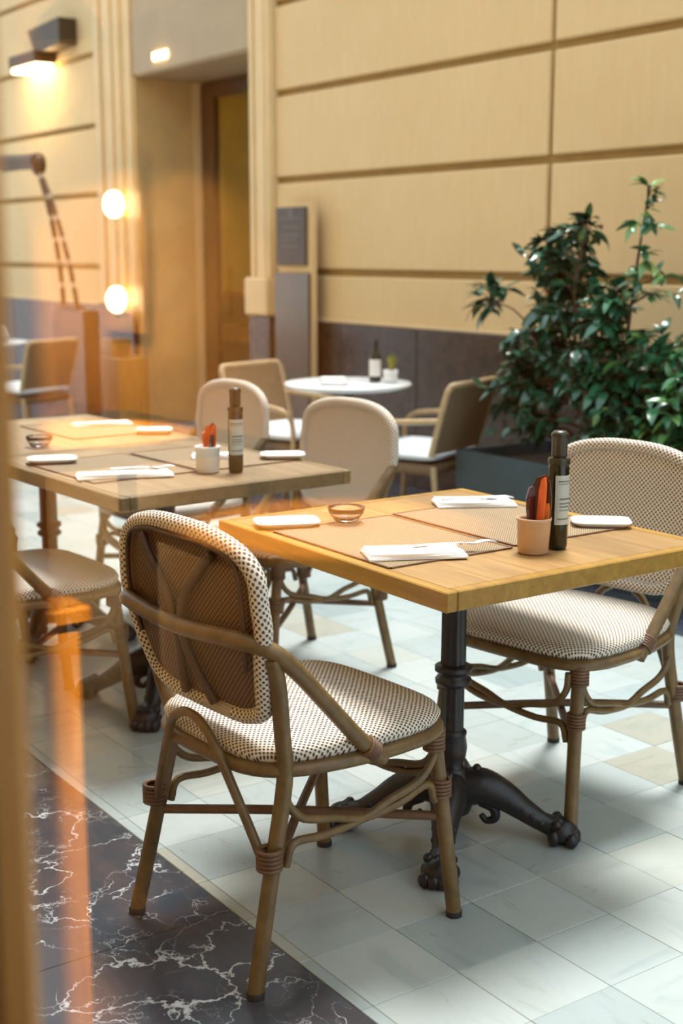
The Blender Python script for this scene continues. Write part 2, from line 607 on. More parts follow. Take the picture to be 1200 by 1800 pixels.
# ================================================================== SETTING
# ---- floor: grout bed, white tiles, dark borders
WALL_Y = 4.9
NEAR_Y, FAR_Y = 1.33, 3.717
floor = struct('floor', 'courtyard floor of white marble tiles', 'floor', MB().box(-14, 3, 0.27, 8.2, -0.12, -0.006), 'grout')
tiles = []
nx0, nx1 = -60, 20
for i in range(nx0, nx1):
    for j in range(-3, 10):
        x0, y0 = TX0 + i * TILE, TY0 + j * TILE
        y1 = min(y0 + TILE, FAR_Y)
        y0 = max(y0, NEAR_Y)
        if y1 - y0 < 0.02 or x0 < -13 or x0 > 2:
            continue
        cx, cy = x0 + TILE / 2, (y0 + y1) / 2
        d = Vector((cx, cy, -CAM_H))
        zc = d.dot(_fw)
        px = 600 + FPX * d.dot(_right) / zc if zc > 0.1 else -9999
        py = 900 - FPX * d.dot(_up) / zc if zc > 0.1 else -9999
        vis = zc > 0.5 and -80 < px < 1280 and 700 < py < 1880
        tiles.append((0 if vis else 1, zc if zc > 0 else 99, x0, y0, y1))
tiles.sort()
shared = {}
rest = MB()
for k, (_, zc, x0, y0, y1) in enumerate(tiles):
    dz = random.uniform(-0.0004, 0.0004)
    if k < 300:
        key = round(y1 - y0, 4)
        if key not in shared:
            shared[key] = MB().box(0.0004, TILE - 0.0004, 0.0004, y1 - y0 - 0.0004, -0.012, 0, 0.0012).mesh('tile')
        link_obj('tile', shared[key], 'tile', floor, (x0, y0, dz))
    else:
        rest.box(x0 + 0.0004, x0 + TILE - 0.0004, y0 + 0.0004, y1 - 0.0004, -0.012 + dz, dz)
o = rest.build('distant_tiles', 'tile', floor)
o['kind'] = 'stuff'
border = struct('floor_1', 'dark veined marble border strip beside the window', 'floor', MB().box(-14, 3, 0.27, NEAR_Y - 0.002, -0.012, -0.003), 'grout')
x = -13.1
while x < 3:
    MB().box(x + 0.001, x + 1.199, 0.272, NEAR_Y - 0.003, -0.010, 0.0, 0.0015).build('slab', 'dark_marble', border)
    x += 1.2
border2 = struct('floor_2', 'dark marble border strip along the cream wall', 'floor', MB().box(-14, 3, FAR_Y + 0.002, 4.88, -0.012, -0.003), 'grout')
x = -13.4
while x < 3:
    MB().box(x + 0.001, x + 0.899, FAR_Y + 0.003, 4.875, -0.010, 0.0, 0.0015).build('slab', 'far_marble', border2)
    x += 0.9

# ---- back wall
GR = [0.955, 1.242, 1.833, 2.385, 2.945, 3.52, 4.10]
PORT_L, PORT_R = -9.78, -8.0
wb = struct('wall_back', 'cream panelled facade wall of the courtyard', 'wall',
            MB().box(-7.99, 3, WALL_Y + 0.03, WALL_Y + 0.3, 0, 3.30).box(-14, PORT_L - 0.021, WALL_Y + 0.03, WALL_Y + 0.3, 0, 4.15).box(PORT_L, -7.99, WALL_Y + 0.03, WALL_Y + 0.3, 2.7, 4.15), 'groove')
cols = [(-7.75, -5.17), (-5.14, -2.57), (-2.54, 0.03), (0.06, 3.0), (-13.1, -10.47), (-14.0, -13.13)]
for (xa, xb) in cols:
    for k in range(len(GR) - 1):
        ztop = GR[k + 1] - 0.022 if xa < -10 else min(GR[k + 1] - 0.022, 3.29)
        if ztop < GR[k] + 0.1:
            continue
        MB().box(xa, xb, WALL_Y, WALL_Y + 0.05, GR[k] + (0.022 if k else 0.0), ztop, 0.008).build('panel', 'cream', wb)
# ledge above the stone dado, and the dado slabs
for (xa, xb) in ((-7.76, 3.0), (-14, -10.45)):
    MB().box(xa, xb, WALL_Y - 0.012, WALL_Y + 0.05, 0.93, 0.957, 0.004).build('ledge', 'trim', wb)
    x = xa
    while x < xb - 0.05:
        x2 = min(x + 0.78, xb)
        MB().box(x + 0.002, x2 - 0.002, WALL_Y - 0.02, WALL_Y + 0.05, 0.0, 0.929, 0.004).build('dado_slab', 'wains', wb)
        x = x2
MB().box(-7.745, 3.0, WALL_Y - 0.03, WALL_Y + 0.32, 3.305, 3.36, 0.006).build('coping', 'trim', wb)
# ---- portal: pilasters, lintel, reveal, door
tr = struct('trim_1', 'cream pilaster at the right of the doorway', 'trim')
MB().box(-8.0, -7.76, WALL_Y - 0.05, WALL_Y + 0.3, 1.2, 4.15, 0.006).build('shaft', 'trim', tr)
MB().box(-7.975, -7.93, WALL_Y - 0.068, WALL_Y - 0.048, 1.2, 4.15, 0.006).build('moulding', 'trim', tr)
MB().box(-7.90, -7.80, WALL_Y - 0.060, WALL_Y - 0.048, 1.2, 4.15, 0.005).build('moulding', 'trim', tr)
MB().box(-8.04, -7.75, WALL_Y - 0.085, WALL_Y + 0.28, 0.945, 1.2, 0.012).build('base_block', 'trim', tr)
MB().box(-8.02, -7.755, WALL_Y - 0.06, WALL_Y + 0.3, 0.0, 0.943, 0.006).build('plinth', 'wains', tr)
tl = struct('trim_2', 'moulded cream pilaster at the left of the doorway', 'trim')
MB().box(-10.45, PORT_L - 0.021, WALL_Y - 0.03, WALL_Y + 0.29, 0.95, 4.15, 0.006).build('shaft', 'trim', tl)
MB().box(-10.40, -10.30, WALL_Y - 0.055, WALL_Y - 0.028, 0.95, 4.15, 0.006).build('moulding', 'trim', tl)
MB().box(-10.22, -10.10, WALL_Y - 0.048, WALL_Y - 0.028, 0.95, 4.15, 0.006).build('moulding', 'trim', tl)
MB().box(-9.98, -9.93, WALL_Y - 0.06, WALL_Y - 0.028, 0.95, 4.15, 0.006).build('moulding', 'trim', tl)
MB().box(-10.45, PORT_L - 0.022, WALL_Y - 0.06, WALL_Y + 0.29, 0.0, 0.948, 0.006).build('plinth', 'wains', tl)
li = struct('trim_3', 'taupe lintel box over the doorway', 'trim', MB().box(PORT_L, -8.005, WALL_Y - 0.02, 5.9, 2.69, 4.15, 0.02), 'fascia')
rv = struct('wall_reveal', 'warm stone side wall of the doorway', 'wall')
MB().box(PORT_L - 0.02, PORT_L + 0.02, WALL_Y - 0.01, 5.55, 0.0, 2.688).build('stone', 'reveal', rv)
MB().box(PORT_L + 0.012, PORT_L + 0.03, 5.40, 5.46, 0.0, 2.68).build('edge_strip', 'trim', rv)
dr = struct('door_1', 'dark framed glass door lit yellow from inside', 'door')
DY = 5.47
MB().box(PORT_L + 0.0, PORT_L + 0.2, DY, DY + 0.08, 0, 2.68, 0.01).build('frame_post', 'door_frame', dr)
MB().box(-8.3, -7.9, DY, DY + 0.08, 0, 2.68, 0.01).build('frame_post', 'door_frame', dr)
MB().box(PORT_L + 0.2, -8.3, DY, DY + 0.08, 2.56, 2.68, 0.01).build('frame_head', 'door_frame', dr)
MB().box(PORT_L + 0.2, -8.3, DY + 0.03, DY + 0.045, 0.0, 2.56).build('glass', 'pane', dr)
MB().box(PORT_L + 0.25, PORT_L + 0.28, DY - 0.05, DY - 0.02, 0.85, 1.25, 0.008).build('handle', 'bronze', dr)
rm = struct('wall_inner', 'ochre room seen through the glass door', 'wall',
            MB().box(-13, -7.0, 8.0, 8.2, 0, 3.2).box(-7.1, -7.0, 5.56, 8.0, 0, 3.2).box(-13.1, -13, 5.56, 8.0, 0, 3.2).box(-13, -7, 5.56, 8.2, 3.2, 3.3).box(-13, PORT_L, 5.5, 5.56, 0, 3.2).box(-8.0, -7, 5.5, 5.56, 0, 3.2).box(PORT_L, -8.0, 5.5, 5.56, 2.68, 3.2), 'yellow_in')
lm = thing('floor_lamp', 'glowing yellow lamp inside the doorway room', 'lamp', (-9.95, 7.3, 0))
MB().lathe([(0.15, 0), (0.15, 0.02), (0.015, 0.03), (0.015, 1.1)], 20).build('stand', 'bronze', lm)
MB().lathe([(0.11, 1.1), (0.13, 1.15), (0.13, 1.55), (0.11, 1.6)], 20).build('shade', 'lamp_warm', lm)
ll = bpy.data.lights.new('room_light', 'POINT')
ll.energy = 45
ll.color = (1.0, 0.74, 0.16)
ll.shadow_soft_size = 0.2
lo = bpy.data.objects.new('room_light', ll)
COL.objects.link(lo)
lo.parent = lm
lo.location = (0, 0, 1.9)
t = thing('counter', 'dark counter inside the doorway room', 'counter', (-10.2, 6.6, 0))
MB().box(-0.9, 0.5, -0.2, 0.25, 0.0, 0.98, 0.01).build('body', 'door_frame', t)
MB().box(-0.95, 0.55, -0.25, 0.3, 0.98, 1.02, 0.008).build('worktop', 'mirror_wood', t)
MB().box(-0.9, 0.5, -0.215, -0.2, 0.55, 0.70, 0.004).build('light_strip', 'mirror_wood', t)
# recessed light in the lintel front
dl = thing('wall_light', 'small oblong light set in the taupe lintel', 'lamp', (-9.30, WALL_Y - 0.02, 2.80))
MB().box(-0.11, 0.11, -0.012, -0.0005, -0.028, 0.028, 0.004).build('glow_panel', 'lamp_warm', dl)

# ---- window through which the courtyard is seen
WIN_Y = 0.25
wd = struct('window_1', 'large clear window pane in an amber wooden frame', 'window')
MB().box(-0.70, 2.0, WIN_Y - 0.004, WIN_Y + 0.004, 0.02, 2.98).build('pane', 'pane', wd)
MB().box(-0.84, -0.70, WIN_Y - 0.05, WIN_Y + 0.03, 0.0, 3.0, 0.008).build('frame_post', 'frame_wood', wd)
MB().box(2.0, 2.12, WIN_Y - 0.05, WIN_Y + 0.03, 0.0, 3.0, 0.008).build('frame_post', 'frame_wood', wd)
MB().box(-0.70, 2.0, WIN_Y - 0.05, WIN_Y + 0.03, 2.98, 3.06, 0.008).build('frame_head', 'frame_wood', wd)
wf = struct('wall_front', 'outer wall around the restaurant window', 'wall',
            MB().box(-12, -0.84, 0.205, 0.265, 0, 5.2).box(2.12, 3, 0.205, 0.265, 0, 5.2).box(-0.84, 2.12, 0.205, 0.265, 3.06, 5.2), 'plaster_in')

# ================================================================== OBJECTS
# ------------------------------------------------------------------ rattan bistro armchair (faces +y)


def seat_outline(t, inset=0.0, z=0.0):
    """rounded seat plan, t in 0..1"""
    a = 2 * PI * t
    c_, s_ = math.cos(a), math.sin(a)
    e = 2 / 4.2
    x = math.copysign(abs(c_) ** e, c_)
    y = math.copysign(abs(s_) ** e, s_)
    wd_ = 0.238 if y > 0 else 0.238 - 0.035 * (-y)
    return Vector((x * (wd_ - inset), 0.01 + y * (0.235 - inset), z))


def make_armchair(label):
    ch = thing('rattan_armchair', label, 'chair')
    # seat pad
    mb = MB()
    nt, prof = 48, [(0.012, 0.424), (-0.004, 0.444), (-0.008, 0.455), (-0.002, 0.466), (0.015, 0.474), (0.05, 0.480), (0.11, 0.484), (0.17, 0.485)]
    V, U = [], []
    for ins, z in prof:
        for k in range(nt):
            p_ = seat_outline(k / nt, ins, z)
            V.append(p_)
            dd = 0.484 - z
            U.append((p_.x + math.copysign(dd, p_.x) * abs(math.cos(2 * PI * k / nt)), p_.y + math.copysign(dd, p_.y) * abs(math.sin(2 * PI * k / nt))))
    F = []
    for i in range(len(prof) - 1):
        for k in range(nt):
            F.append((i * nt + k, i * nt + (k + 1) % nt, (i + 1) * nt + (k + 1) % nt, (i + 1) * nt + k))
    V.append(Vector((0, 0.01, 0.486)))
    U.append((0, 0.01))
    last = (len(prof) - 1) * nt
    for k in range(nt):
        F.append((last + k, last + (k + 1) % nt, len(V) - 1))
    mb.add(V, F, U, True)
    mb.add(V[:nt], [list(range(nt))[::-1]])
    mb.build('seat', 'weave', ch)
    MB().tube([seat_outline(k / 28, -0.002, 0.424) for k in range(28)], 0.0145, 10, False, 2, True).build('seat_frame', 'cane', ch)

    # backrest: curved woven shield
    def back_pt(u, v, off=0.0):
        # u -1..1 across, v 0..1 up; soft rounded top corners, tapered bottom
        z = 0.52 + 0.355 * v
        y = -0.21 - 0.055 * v - 0.02 * math.sin(v * PI)
        hw = 0.175 + 0.057 * min(1, v / 0.55) ** 0.8
        if v > 0.55:
            q_ = (v - 0.55) / 0.45
            hw = 0.232 * (1 - 0.06 * q_) * (1 - max(0, (q_ - 0.45) / 0.55) ** 2.5) ** 0.40 if q_ < 1 else 0
        if v < 0.10:
            hw *= (max(0.0, 1 - ((0.10 - v) / 0.10) ** 2)) ** 0.5 * 0.45 + 0.55
        x = u * hw
        y += 0.33 * x * x + off
        return Vector((x, y, z))
    vs_ = [0, 0.012, 0.03, 0.06, 0.1, 0.18, 0.28, 0.4, 0.55, 0.65, 0.72, 0.79, 0.85, 0.9, 0.94, 0.97, 0.99, 0.997, 0.9996]
    us_ = [-1 + 2 * i / 16 for i in range(17)]
    for nm, mat_, off, flip in (('backrest', 'weave', 0.006, False), ('shaded_back_face', 'weave_back', -0.004, True)):  # rear face takes the shaded copy of the weave
        mb = MB()
        V = [back_pt(u, v, off) for v in vs_ for u in us_]
        U = [(p_.x, p_.z) for p_ in V]
        F = []
        for j in range(len(vs_) - 1):
            for i in range(16):
                a = j * 17 + i
                q_ = (a, a + 1, a + 18, a + 17)
                F.append(q_ if flip else q_[::-1])
        mb.add(V, F, U, True)
        par = ch
        if nm == 'backrest':
            ol = [back_pt(1, v) for v in vs_] + [back_pt(-1, v) for v in vs_[::-1]]
            mb2 = mb
            # thick woven rim rolled round the edge
            mb2.tube(ol, 0.0175, 10, False, 2, True)
        mb.build(nm, mat_, par)
    inner = [back_pt(0.86, v, -0.014) for v in (0.3, 0.45, 0.6, 0.72, 0.82, 0.9)] + [back_pt(u, 0.945, -0.014) for u in (0.6, 0.3, 0, -0.3, -0.6)] + [back_pt(-0.86, v, -0.014) for v in (0.9, 0.82, 0.72, 0.6, 0.45, 0.3)]
    MB().tube(inner, 0.005, 6, True, 3).build('rim_cane', 'dark_cane', ch)
    for s in (-1, 1):
        pts = [back_pt(s * 0.62, 0.90, -0.015), back_pt(s * 0.42, 0.82, -0.018), back_pt(s * 0.19, 0.68, -0.018), back_pt(s * 0.06, 0.50, -0.018), back_pt(s * 0.05, 0.35, -0.018), back_pt(s * 0.16, 0.18, -0.018), back_pt(s * 0.32, 0.03, -0.015)]
        MB().tube(pts, 0.0095, 8, True, 5).build('back_arch', 'dark_cane', ch)
    # arm hoop running round behind the back
    hoop = [(0.243, 0.030, 0.412), (0.243, -0.03, 0.468), (0.243, -0.11, 0.556), (0.243, -0.175, 0.628), (0.238, -0.228, 0.676), (0.190, -0.272, 0.695), (0.08, -0.284, 0.69), (0, -0.286, 0.688)]
    hoop = hoop + [(-a, b_, c_) for a, b_, c_ in hoop[-2::-1]]
    MB().tube(hoop, 0.0165, 10, True, 6).build('arm_rail', 'cane', ch)
    # legs
    for s in (-1, 1):
        fl = MB().tube([(s * 0.198, 0.205, 0.425), (s * 0.205, 0.225, 0.26), (s * 0.220, 0.252, 0.008)], 0.0165, 10, True, 4).build('leg', 'cane', ch)
        MB().lathe([(0.0175, 0), (0.0178, 0.012), (0.014, 0.014)], 12, (s * 0.220, 0.252, 0)).build('foot_cap', 'rubber', fl)
        rl = MB().tube([(s * 0.215, -0.258, 0.008), (s * 0.203, -0.215, 0.2), (s * 0.196, -0.172, 0.40), (s * 0.208, -0.185, 0.50), (s * 0.224, -0.205, 0.60), (s * 0.236, -0.228, 0.665)], 0.0165, 10, True, 5).build('leg', 'cane', ch)
        MB().lathe([(0.0175, 0), (0.0178, 0.012), (0.014, 0.014)], 12, (s * 0.215, -0.258, 0)).build('foot_cap', 'rubber', rl)
        # cane wraps
        mb = MB()
        for k in range(5):
            mb.torus((s * 0.2035, -0.214, 0.245 + k * 0.0085), 0.0215, 0.0052)
        mb.build('binding', 'binding', ch)
        mb = MB()
        for k in range(5):
            mb.torus((s * 0.2045, 0.222, 0.275 + k * 0.008), 0.0195, 0.0042)
        mb.build('binding', 'binding', ch)
        mb = MB()
        for k in range(6):
            mb.torus((s * 0.199, 0.207, 0.378 + k * 0.008), 0.0195, 0.0045)
        mb.build('binding', 'binding', ch)
        mb = MB()
        for k in range(5):
            dz = k * 0.006
            mb.torus((s * 0.243, 0.008 - dz * 0.8, 0.432 + dz * 0.7), 0.0185, 0.0035, (0, -0.8, 0.6))
        mb.build('binding', 'binding', ch)
    # curved crossing braces, three faces
    def brace(p_, q_, zt, zb):
        """from high on leg p to low on leg q, hooked at the top"""
        p_, q_ = Vector(p_), Vector(q_)
        def at(t, z):
            r_ = p_.lerp(q_, t)
            return (r_.x, r_.y, z)
        pts = [at(0.055, zt), at(0.07, zt - 0.045), at(0.16, zt - 0.085), at(0.34, zt - 0.105), at(0.5, zt - 0.125), at(0.72, (zt - 0.125 + zb) / 2 + 0.005), at(0.90, zb + 0.022), at(0.945, zb - 0.02)]
        MB().tube(pts, 0.0088, 8, True, 4).build('brace', 'cane', ch)
    FR, FL, RR_, RL = (0.206, 0.228), (-0.206, 0.228), (0.203, -0.20), (-0.203, -0.20)
    for a, c_ in ((FR, RR_), (FL, RL), (FR, FL)):
        a3, c3 = (a[0], a[1], 0), (c_[0], c_[1], 0)
        brace(a3, c3, 0.405, 0.255)
        brace(c3, a3, 0.405, 0.285)
    # rear hairpin arch
    MB().tube([(-0.190, -0.218, 0.25), (-0.155, -0.228, 0.32), (-0.08, -0.248, 0.455), (-0.04, -0.252, 0.492), (0, -0.253, 0.502), (0.04, -0.252, 0.492), (0.08, -0.248, 0.455), (0.155, -0.228, 0.32), (0.190, -0.218, 0.25)], 0.0095, 8, True, 5).build('rear_arch', 'cane', ch)
    # crossed floor-level stretchers
    MB().tube([(-0.205, -0.215, 0.225), (0, 0, 0.232), (0.212, 0.235, 0.225)], 0.0105, 8, True, 3).build('stretcher', 'binding', ch)
    MB().tube([(0.205, -0.215, 0.215), (0, 0, 0.212), (-0.212, 0.235, 0.215)], 0.0105, 8, True, 3).build('stretcher', 'binding', ch)
    return ch


chA = make_armchair('woven rattan armchair nearest the camera, seen from behind its back')
GRP = 'rattan armchairs at the oak tables'
chA['group'] = GRP
chA.location = (-2.212, 1.435, 0)
chA.rotation_euler = (0, 0, R(4.15))
dup(chA, 'woven rattan armchair at the right, its seat under the front table', (-2.385, 2.37, 0), PI + R(9))
dup(chA, 'pale rattan armchair between the two oak tables, backrest facing the camera', (-3.655, 2.36, 0), PI + R(5))
dup(chA, 'rattan armchair behind the left table bottle, small rounded pale backrest', (-4.46, 2.37, 0), PI + R(2))
dup(chA, 'rattan armchair at the left, half shaded seat below the rear table', (-3.64, 1.405, 0), R(2))
dup(chA, 'rattan armchair cut by the left frame edge, farthest left seat', (-4.42, 1.40, 0), R(0))

# ------------------------------------------------------------------ oak dining table with cast-iron pedestal
TW, TD, TH, TT = 0.86, 0.76, 0.745, 0.040


def make_table(label, top_m, edge_m):
    t = thing('dining_table', label, 'table')
    lip = 0.028
    top = MB().box(-TW / 2 + lip, TW / 2 - lip, -TD / 2 + lip, TD / 2 - lip, TH - TT + 0.002, TH - 0.004).build('tabletop', edge_m, t)
    nb = 6
    bw = (TD - 2 * lip) / nb
    for k in range(nb):
        y0 = -TD / 2 + lip + k * bw
        MB().box(-TW / 2 + lip + 0.0004, TW / 2 - lip - 0.0004, y0 + 0.0004, y0 + bw - 0.0004, TH - 0.006, TH, 0.0004).build('plank', top_m, top)
    for s in (-1, 1):
        a, b_ = sorted((s * TD / 2, s * (TD / 2 - lip + 0.0005)))
        MB().box(-TW / 2, TW / 2, a, b_, TH - TT, TH + 0.0005, 0.0025).build('edging', edge_m, top)
        a, b_ = sorted((s * TW / 2, s * (TW / 2 - lip + 0.0005)))
        MB().box(a, b_, -TD / 2 + lip, TD / 2 - lip, TH - TT, TH + 0.0005, 0.0025).build('edging', edge_m, top)
    MB().box(-0.16, 0.16, -0.16, 0.16, TH - TT - 0.012, TH - TT, 0.004).build('top_plate', 'iron', t)
    col = MB()
    col.lathe([(0.05, TH - TT - 0.012), (0.05, TH - TT - 0.02), (0.034, TH - TT - 0.03), (0.040, TH - TT - 0.04), (0.034, TH - TT - 0.05)][::-1], 24)
    col.lathe([(0.031, 0.43), (0.030, TH - TT - 0.05)], 32, flute=8, fd=0.004)
    col.lathe([(0.030, 0.375), (0.042, 0.382), (0.043, 0.392), (0.034, 0.398), (0.034, 0.406), (0.044, 0.412), (0.044, 0.423), (0.032, 0.43)], 24)
    col.lathe([(0.028, 0.265), (0.028, 0.375)], 32, flute=8, fd=0.003)
    col.lathe([(0.034, 0.17), (0.028, 0.185), (0.033, 0.20), (0.036, 0.225), (0.032, 0.25), (0.034, 0.256), (0.034, 0.262), (0.028, 0.268)], 24)
    col.build('column', 'iron', t)
    hub = MB().lathe([(0.02, 0.055), (0.045, 0.062), (0.055, 0.09), (0.05, 0.12), (0.055, 0.135), (0.05, 0.155), (0.036, 0.175)], 24)
    for k in range(8):
        a = k * PI / 4
        hub.ball((0.052 * math.cos(a), 0.052 * math.sin(a), 0.128), 0.012)
    hub.build('base_hub', 'iron', t)
    for k in range(4):
        a = PI / 4 + k * PI / 2
        ca, sa = math.cos(a), math.sin(a)
        def P_(r_, z, sd=0.0):
            return (ca * r_ - sa * sd, sa * r_ + ca * sd, z)
        leg = MB()
        leg.tube([P_(0.03, 0.125), P_(0.075, 0.128), P_(0.125, 0.108), P_(0.17, 0.078), P_(0.215, 0.050), P_(0.255, 0.036)], [0.048, 0.045, 0.037, 0.029, 0.024, 0.027], 10, True, 5, False)
        # ridge and beads on the back of the leg
        for q_ in range(9):
            tt = q_ / 8
            r_ = 0.06 + 0.15 * tt
            z = 0.172 - 0.108 * tt ** 1.1
            leg.ball(P_(r_, z), 0.0115, seg=8, rings=6)
        for q_ in range(7):
            tt = q_ / 6
            for sd in (-1, 1):
                leg.ball(P_(0.075 + 0.14 * tt, 0.150 - 0.098 * tt ** 1.1, sd * (0.026 - 0.008 * tt)), 0.0095, seg=8, rings=6)
        # curl under the arch
        leg.tube([P_(0.07, 0.09), P_(0.10, 0.075), P_(0.105, 0.05), P_(0.085, 0.042), P_(0.072, 0.056)], [0.014, 0.013, 0.011, 0.009, 0.007], 8, True, 4)
        for sd in (-1, 1):
            leg.tube([P_(0.06, 0.12, sd * 0.022), P_(0.11, 0.11, sd * 0.022), P_(0.16, 0.078, sd * 0.018), P_(0.21, 0.048, sd * 0.016)], [0.009, 0.008, 0.006, 0.005], 6, True, 4)
        lo_ = leg.build('leg', 'iron', t)
        paw = MB()
        paw.ball(P_(0.262, 0.031), 0.040, 0.040, 0.031)
        for sd in (-0.024, -0.008, 0.008, 0.024):
            rr = 0.289 - abs(sd) * 0.35
            paw.ball(P_(rr + 0.006, 0.018, sd * 1.25), 0.016, 0.016, 0.018, 8, 6)
            paw.ball(P_(rr - 0.03, 0.054, sd * 1.1), 0.013, 0.013, 0.012, 8, 6)
        for sd in (-0.03, 0.03):
            paw.ball(P_(0.245, 0.022, sd), 0.015, 0.015, 0.02, 8, 6)
        paw.build('paw_foot', 'iron', lo_)
    return t


T1 = make_table('oak square table in front, amber reflection coloured into its wood, on a black cast-iron pedestal', 'oak', 'oak_edge')
T1.location = (-2.325, 1.953, 0)
T1['group'] = 'oak tables in a row'
T2 = make_table('weathered oak table behind the nearest armchair, holding a white pot of orange packets', 'oak_grey', 'oak_grey_edge')
T2.location = (-3.59, 1.865, 0)
T2.rotation_euler = (0, 0, R(2.5))
T2['group'] = 'oak tables in a row'
T3 = dup(T2, 'oak table at the far left, pushed end to end against its neighbour', (-3.59 - 0.866 * math.cos(R(2.5)), 1.865 - 0.866 * math.sin(R(2.5)) + 0.02, 0), R(2.5))
ZT = TH + 0.0004

# ------------------------------------------------------------------ table settings


def placemat(loc, rz, label):
    wx, wy = 0.44, 0.33
    mb = MB()
    nst = 22
    mb.grid(lambda u, v: ((u - .5) * wx, (v - .5) * wy, 0.0022), 8, 6, lambda u, v: (u * wx, v * wy), False)
    mb.add([(-wx / 2, -wy / 2, 0), (wx / 2, -wy / 2, 0), (wx / 2, wy / 2, 0), (-wx / 2, wy / 2, 0), (-wx / 2, -wy / 2, .0022), (wx / 2, -wy / 2, .0022), (wx / 2, wy / 2, .0022), (-wx / 2, wy / 2, .0022)],
           [(3, 2, 1, 0), (0, 1, 5, 4), (1, 2, 6, 5), (2, 3, 7, 6), (3, 0, 4, 7)])
    t = thing('placemat', label, 'placemat', loc, rz, 'woven placemats')
    mb.build('weave_sheet', 'mat', t)
    hem = MB()
    for s in (-1, 1):
        hem.box(-wx / 2, wx / 2, s * wy / 2 - 0.003, s * wy / 2 + 0.003, 0.0, 0.0032)
        hem.box(s * wx / 2 - 0.003, s * wx / 2 + 0.003, -wy / 2 + 0.003, wy / 2 - 0.003, 0.0, 0.0032)
    hem.build('hem', 'binding', t)
    return t


placemat((-2.335, 1.770, ZT), 0, 'woven placemat on the front table, nearest the camera')
placemat((-2.345, 2.120, ZT), 0, 'woven placemat on the front table, behind the bottle and pot')
placemat((-3.62, 1.70, ZT), R(2.5), 'woven placemat on the rear table beneath the slanted napkin')
placemat((-3.63, 2.05, ZT), R(2.5), 'woven placemat on the rear table, behind the white pot')
placemat((-4.47, 2.02, ZT), R(2.5), 'woven placemat at the far left under the rolled napkin')


def fork(parent, y, z, x0):
    mb = MB()
    mb.tube([(x0, y, z), (x0 - 0.06, y, z + 0.002), (x0 - 0.11, y, z + 0.001)], [0.004, 0.0025, 0.003], 6, True, 3)
    mb.tube([(x0 - 0.11, y, z + 0.001), (x0 - 0.125, y, z + 0.001), (x0 - 0.14, y, z)], [0.003, 0.009, 0.0095], 8, True, 3, False, 0.3)
    for k in range(4):
        yy = y + (k - 1.5) * 0.0048
        mb.tube([(x0 - 0.138, yy, z), (x0 - 0.165, yy, z + 0.004), (x0 - 0.185, yy, z + 0.001)], 0.0014, 5, True, 3)
    return mb.build('fork', 'steel', parent)


def knife(parent, y, z, x0):
    mb = MB()
    mb.tube([(x0, y, z), (x0 - 0.09, y, z)], [0.0045, 0.0038], 6)
    mb.tube([(x0 - 0.09, y, z), (x0 - 0.14, y + 0.001, z), (x0 - 0.20, y + 0.004, z)], [0.005, 0.0085, 0.003], 8, True, 4, False, 0.15)
    return mb.build('knife', 'steel', parent)


def napkin(loc, rz, label, L=0.20, W=0.085):
    t = thing('folded_napkin', label, 'napkin', loc, rz, 'folded white napkins')
    mb = MB()
    # three folded layers with a slightly slumped surface
    for k, (ins, z0, z1) in enumerate(((0.0, 0.0, 0.004), (0.003, 0.0042, 0.008), (0.006, 0.0082, 0.0125))):
        def fn(u, v, ins=ins, z1=z1, k=k):
            x = (u - .5) * (L - 2 * ins)
            y = (v - .5) * (W - 2 * ins)
            return (x, y + 0.004 * math.sin(u * 5 + k), z1 + 0.0025 * math.sin(u * 7 + v * 3 + k) * (v * (1 - v) * 4))
        mb.grid(fn, 14, 8, None, True)
        for e in range(14):
            for v in (0.0, 1.0):
                a, c_ = fn(e / 14, v), fn((e + 1) / 14, v)
                mb.add([(a[0], a[1], z0), (c_[0], c_[1], z0), c_, a], [(0, 1, 2, 3)])
        for e in range(8):
            for u in (0.0, 1.0):
                a, c_ = fn(u, e / 8), fn(u, (e + 1) / 8)
                mb.add([(a[0], a[1], z0), (c_[0], c_[1], z0), c_, a], [(0, 1, 2, 3)])
    mb.build('cloth', 'linen', t)
    return t


Z2 = ZT + 0.0034
def cutlery(loc, rz, label):
    t = thing('fork', label, 'fork', loc, rz, 'forks on the napkins')
    fork(t, 0, 0.004, 0.09).name = 'tines_and_handle'
    return t


nA = napkin((-2.178, 1.715, Z2), R(66), 'white folded napkin on the near placemat of the front table', 0.21, 0.10)
nB = napkin((-2.545, 2.195, Z2), R(62), 'white folded napkin on the far placemat of the front table', 0.20, 0.10)
nC = napkin((-3.44, 1.66, Z2), R(72), 'white napkin lying slanted near the corner of the rear table', 0.27, 0.08)
nD = napkin((-4.52, 2.095, Z2), R(80), 'white rolled napkin at the far end of the left table', 0.22, 0.06)
cutlery((-2.150, 1.80, Z2 + 0.0132), R(250), 'steel fork on the near napkin of the front table')
cutlery((-2.53, 2.19, Z2 + 0.0132), R(242), 'steel fork on the far napkin of the front table')
cutlery((-3.45, 1.72, Z2 + 0.0132), R(252), 'steel fork on the slanted napkin of the rear table')


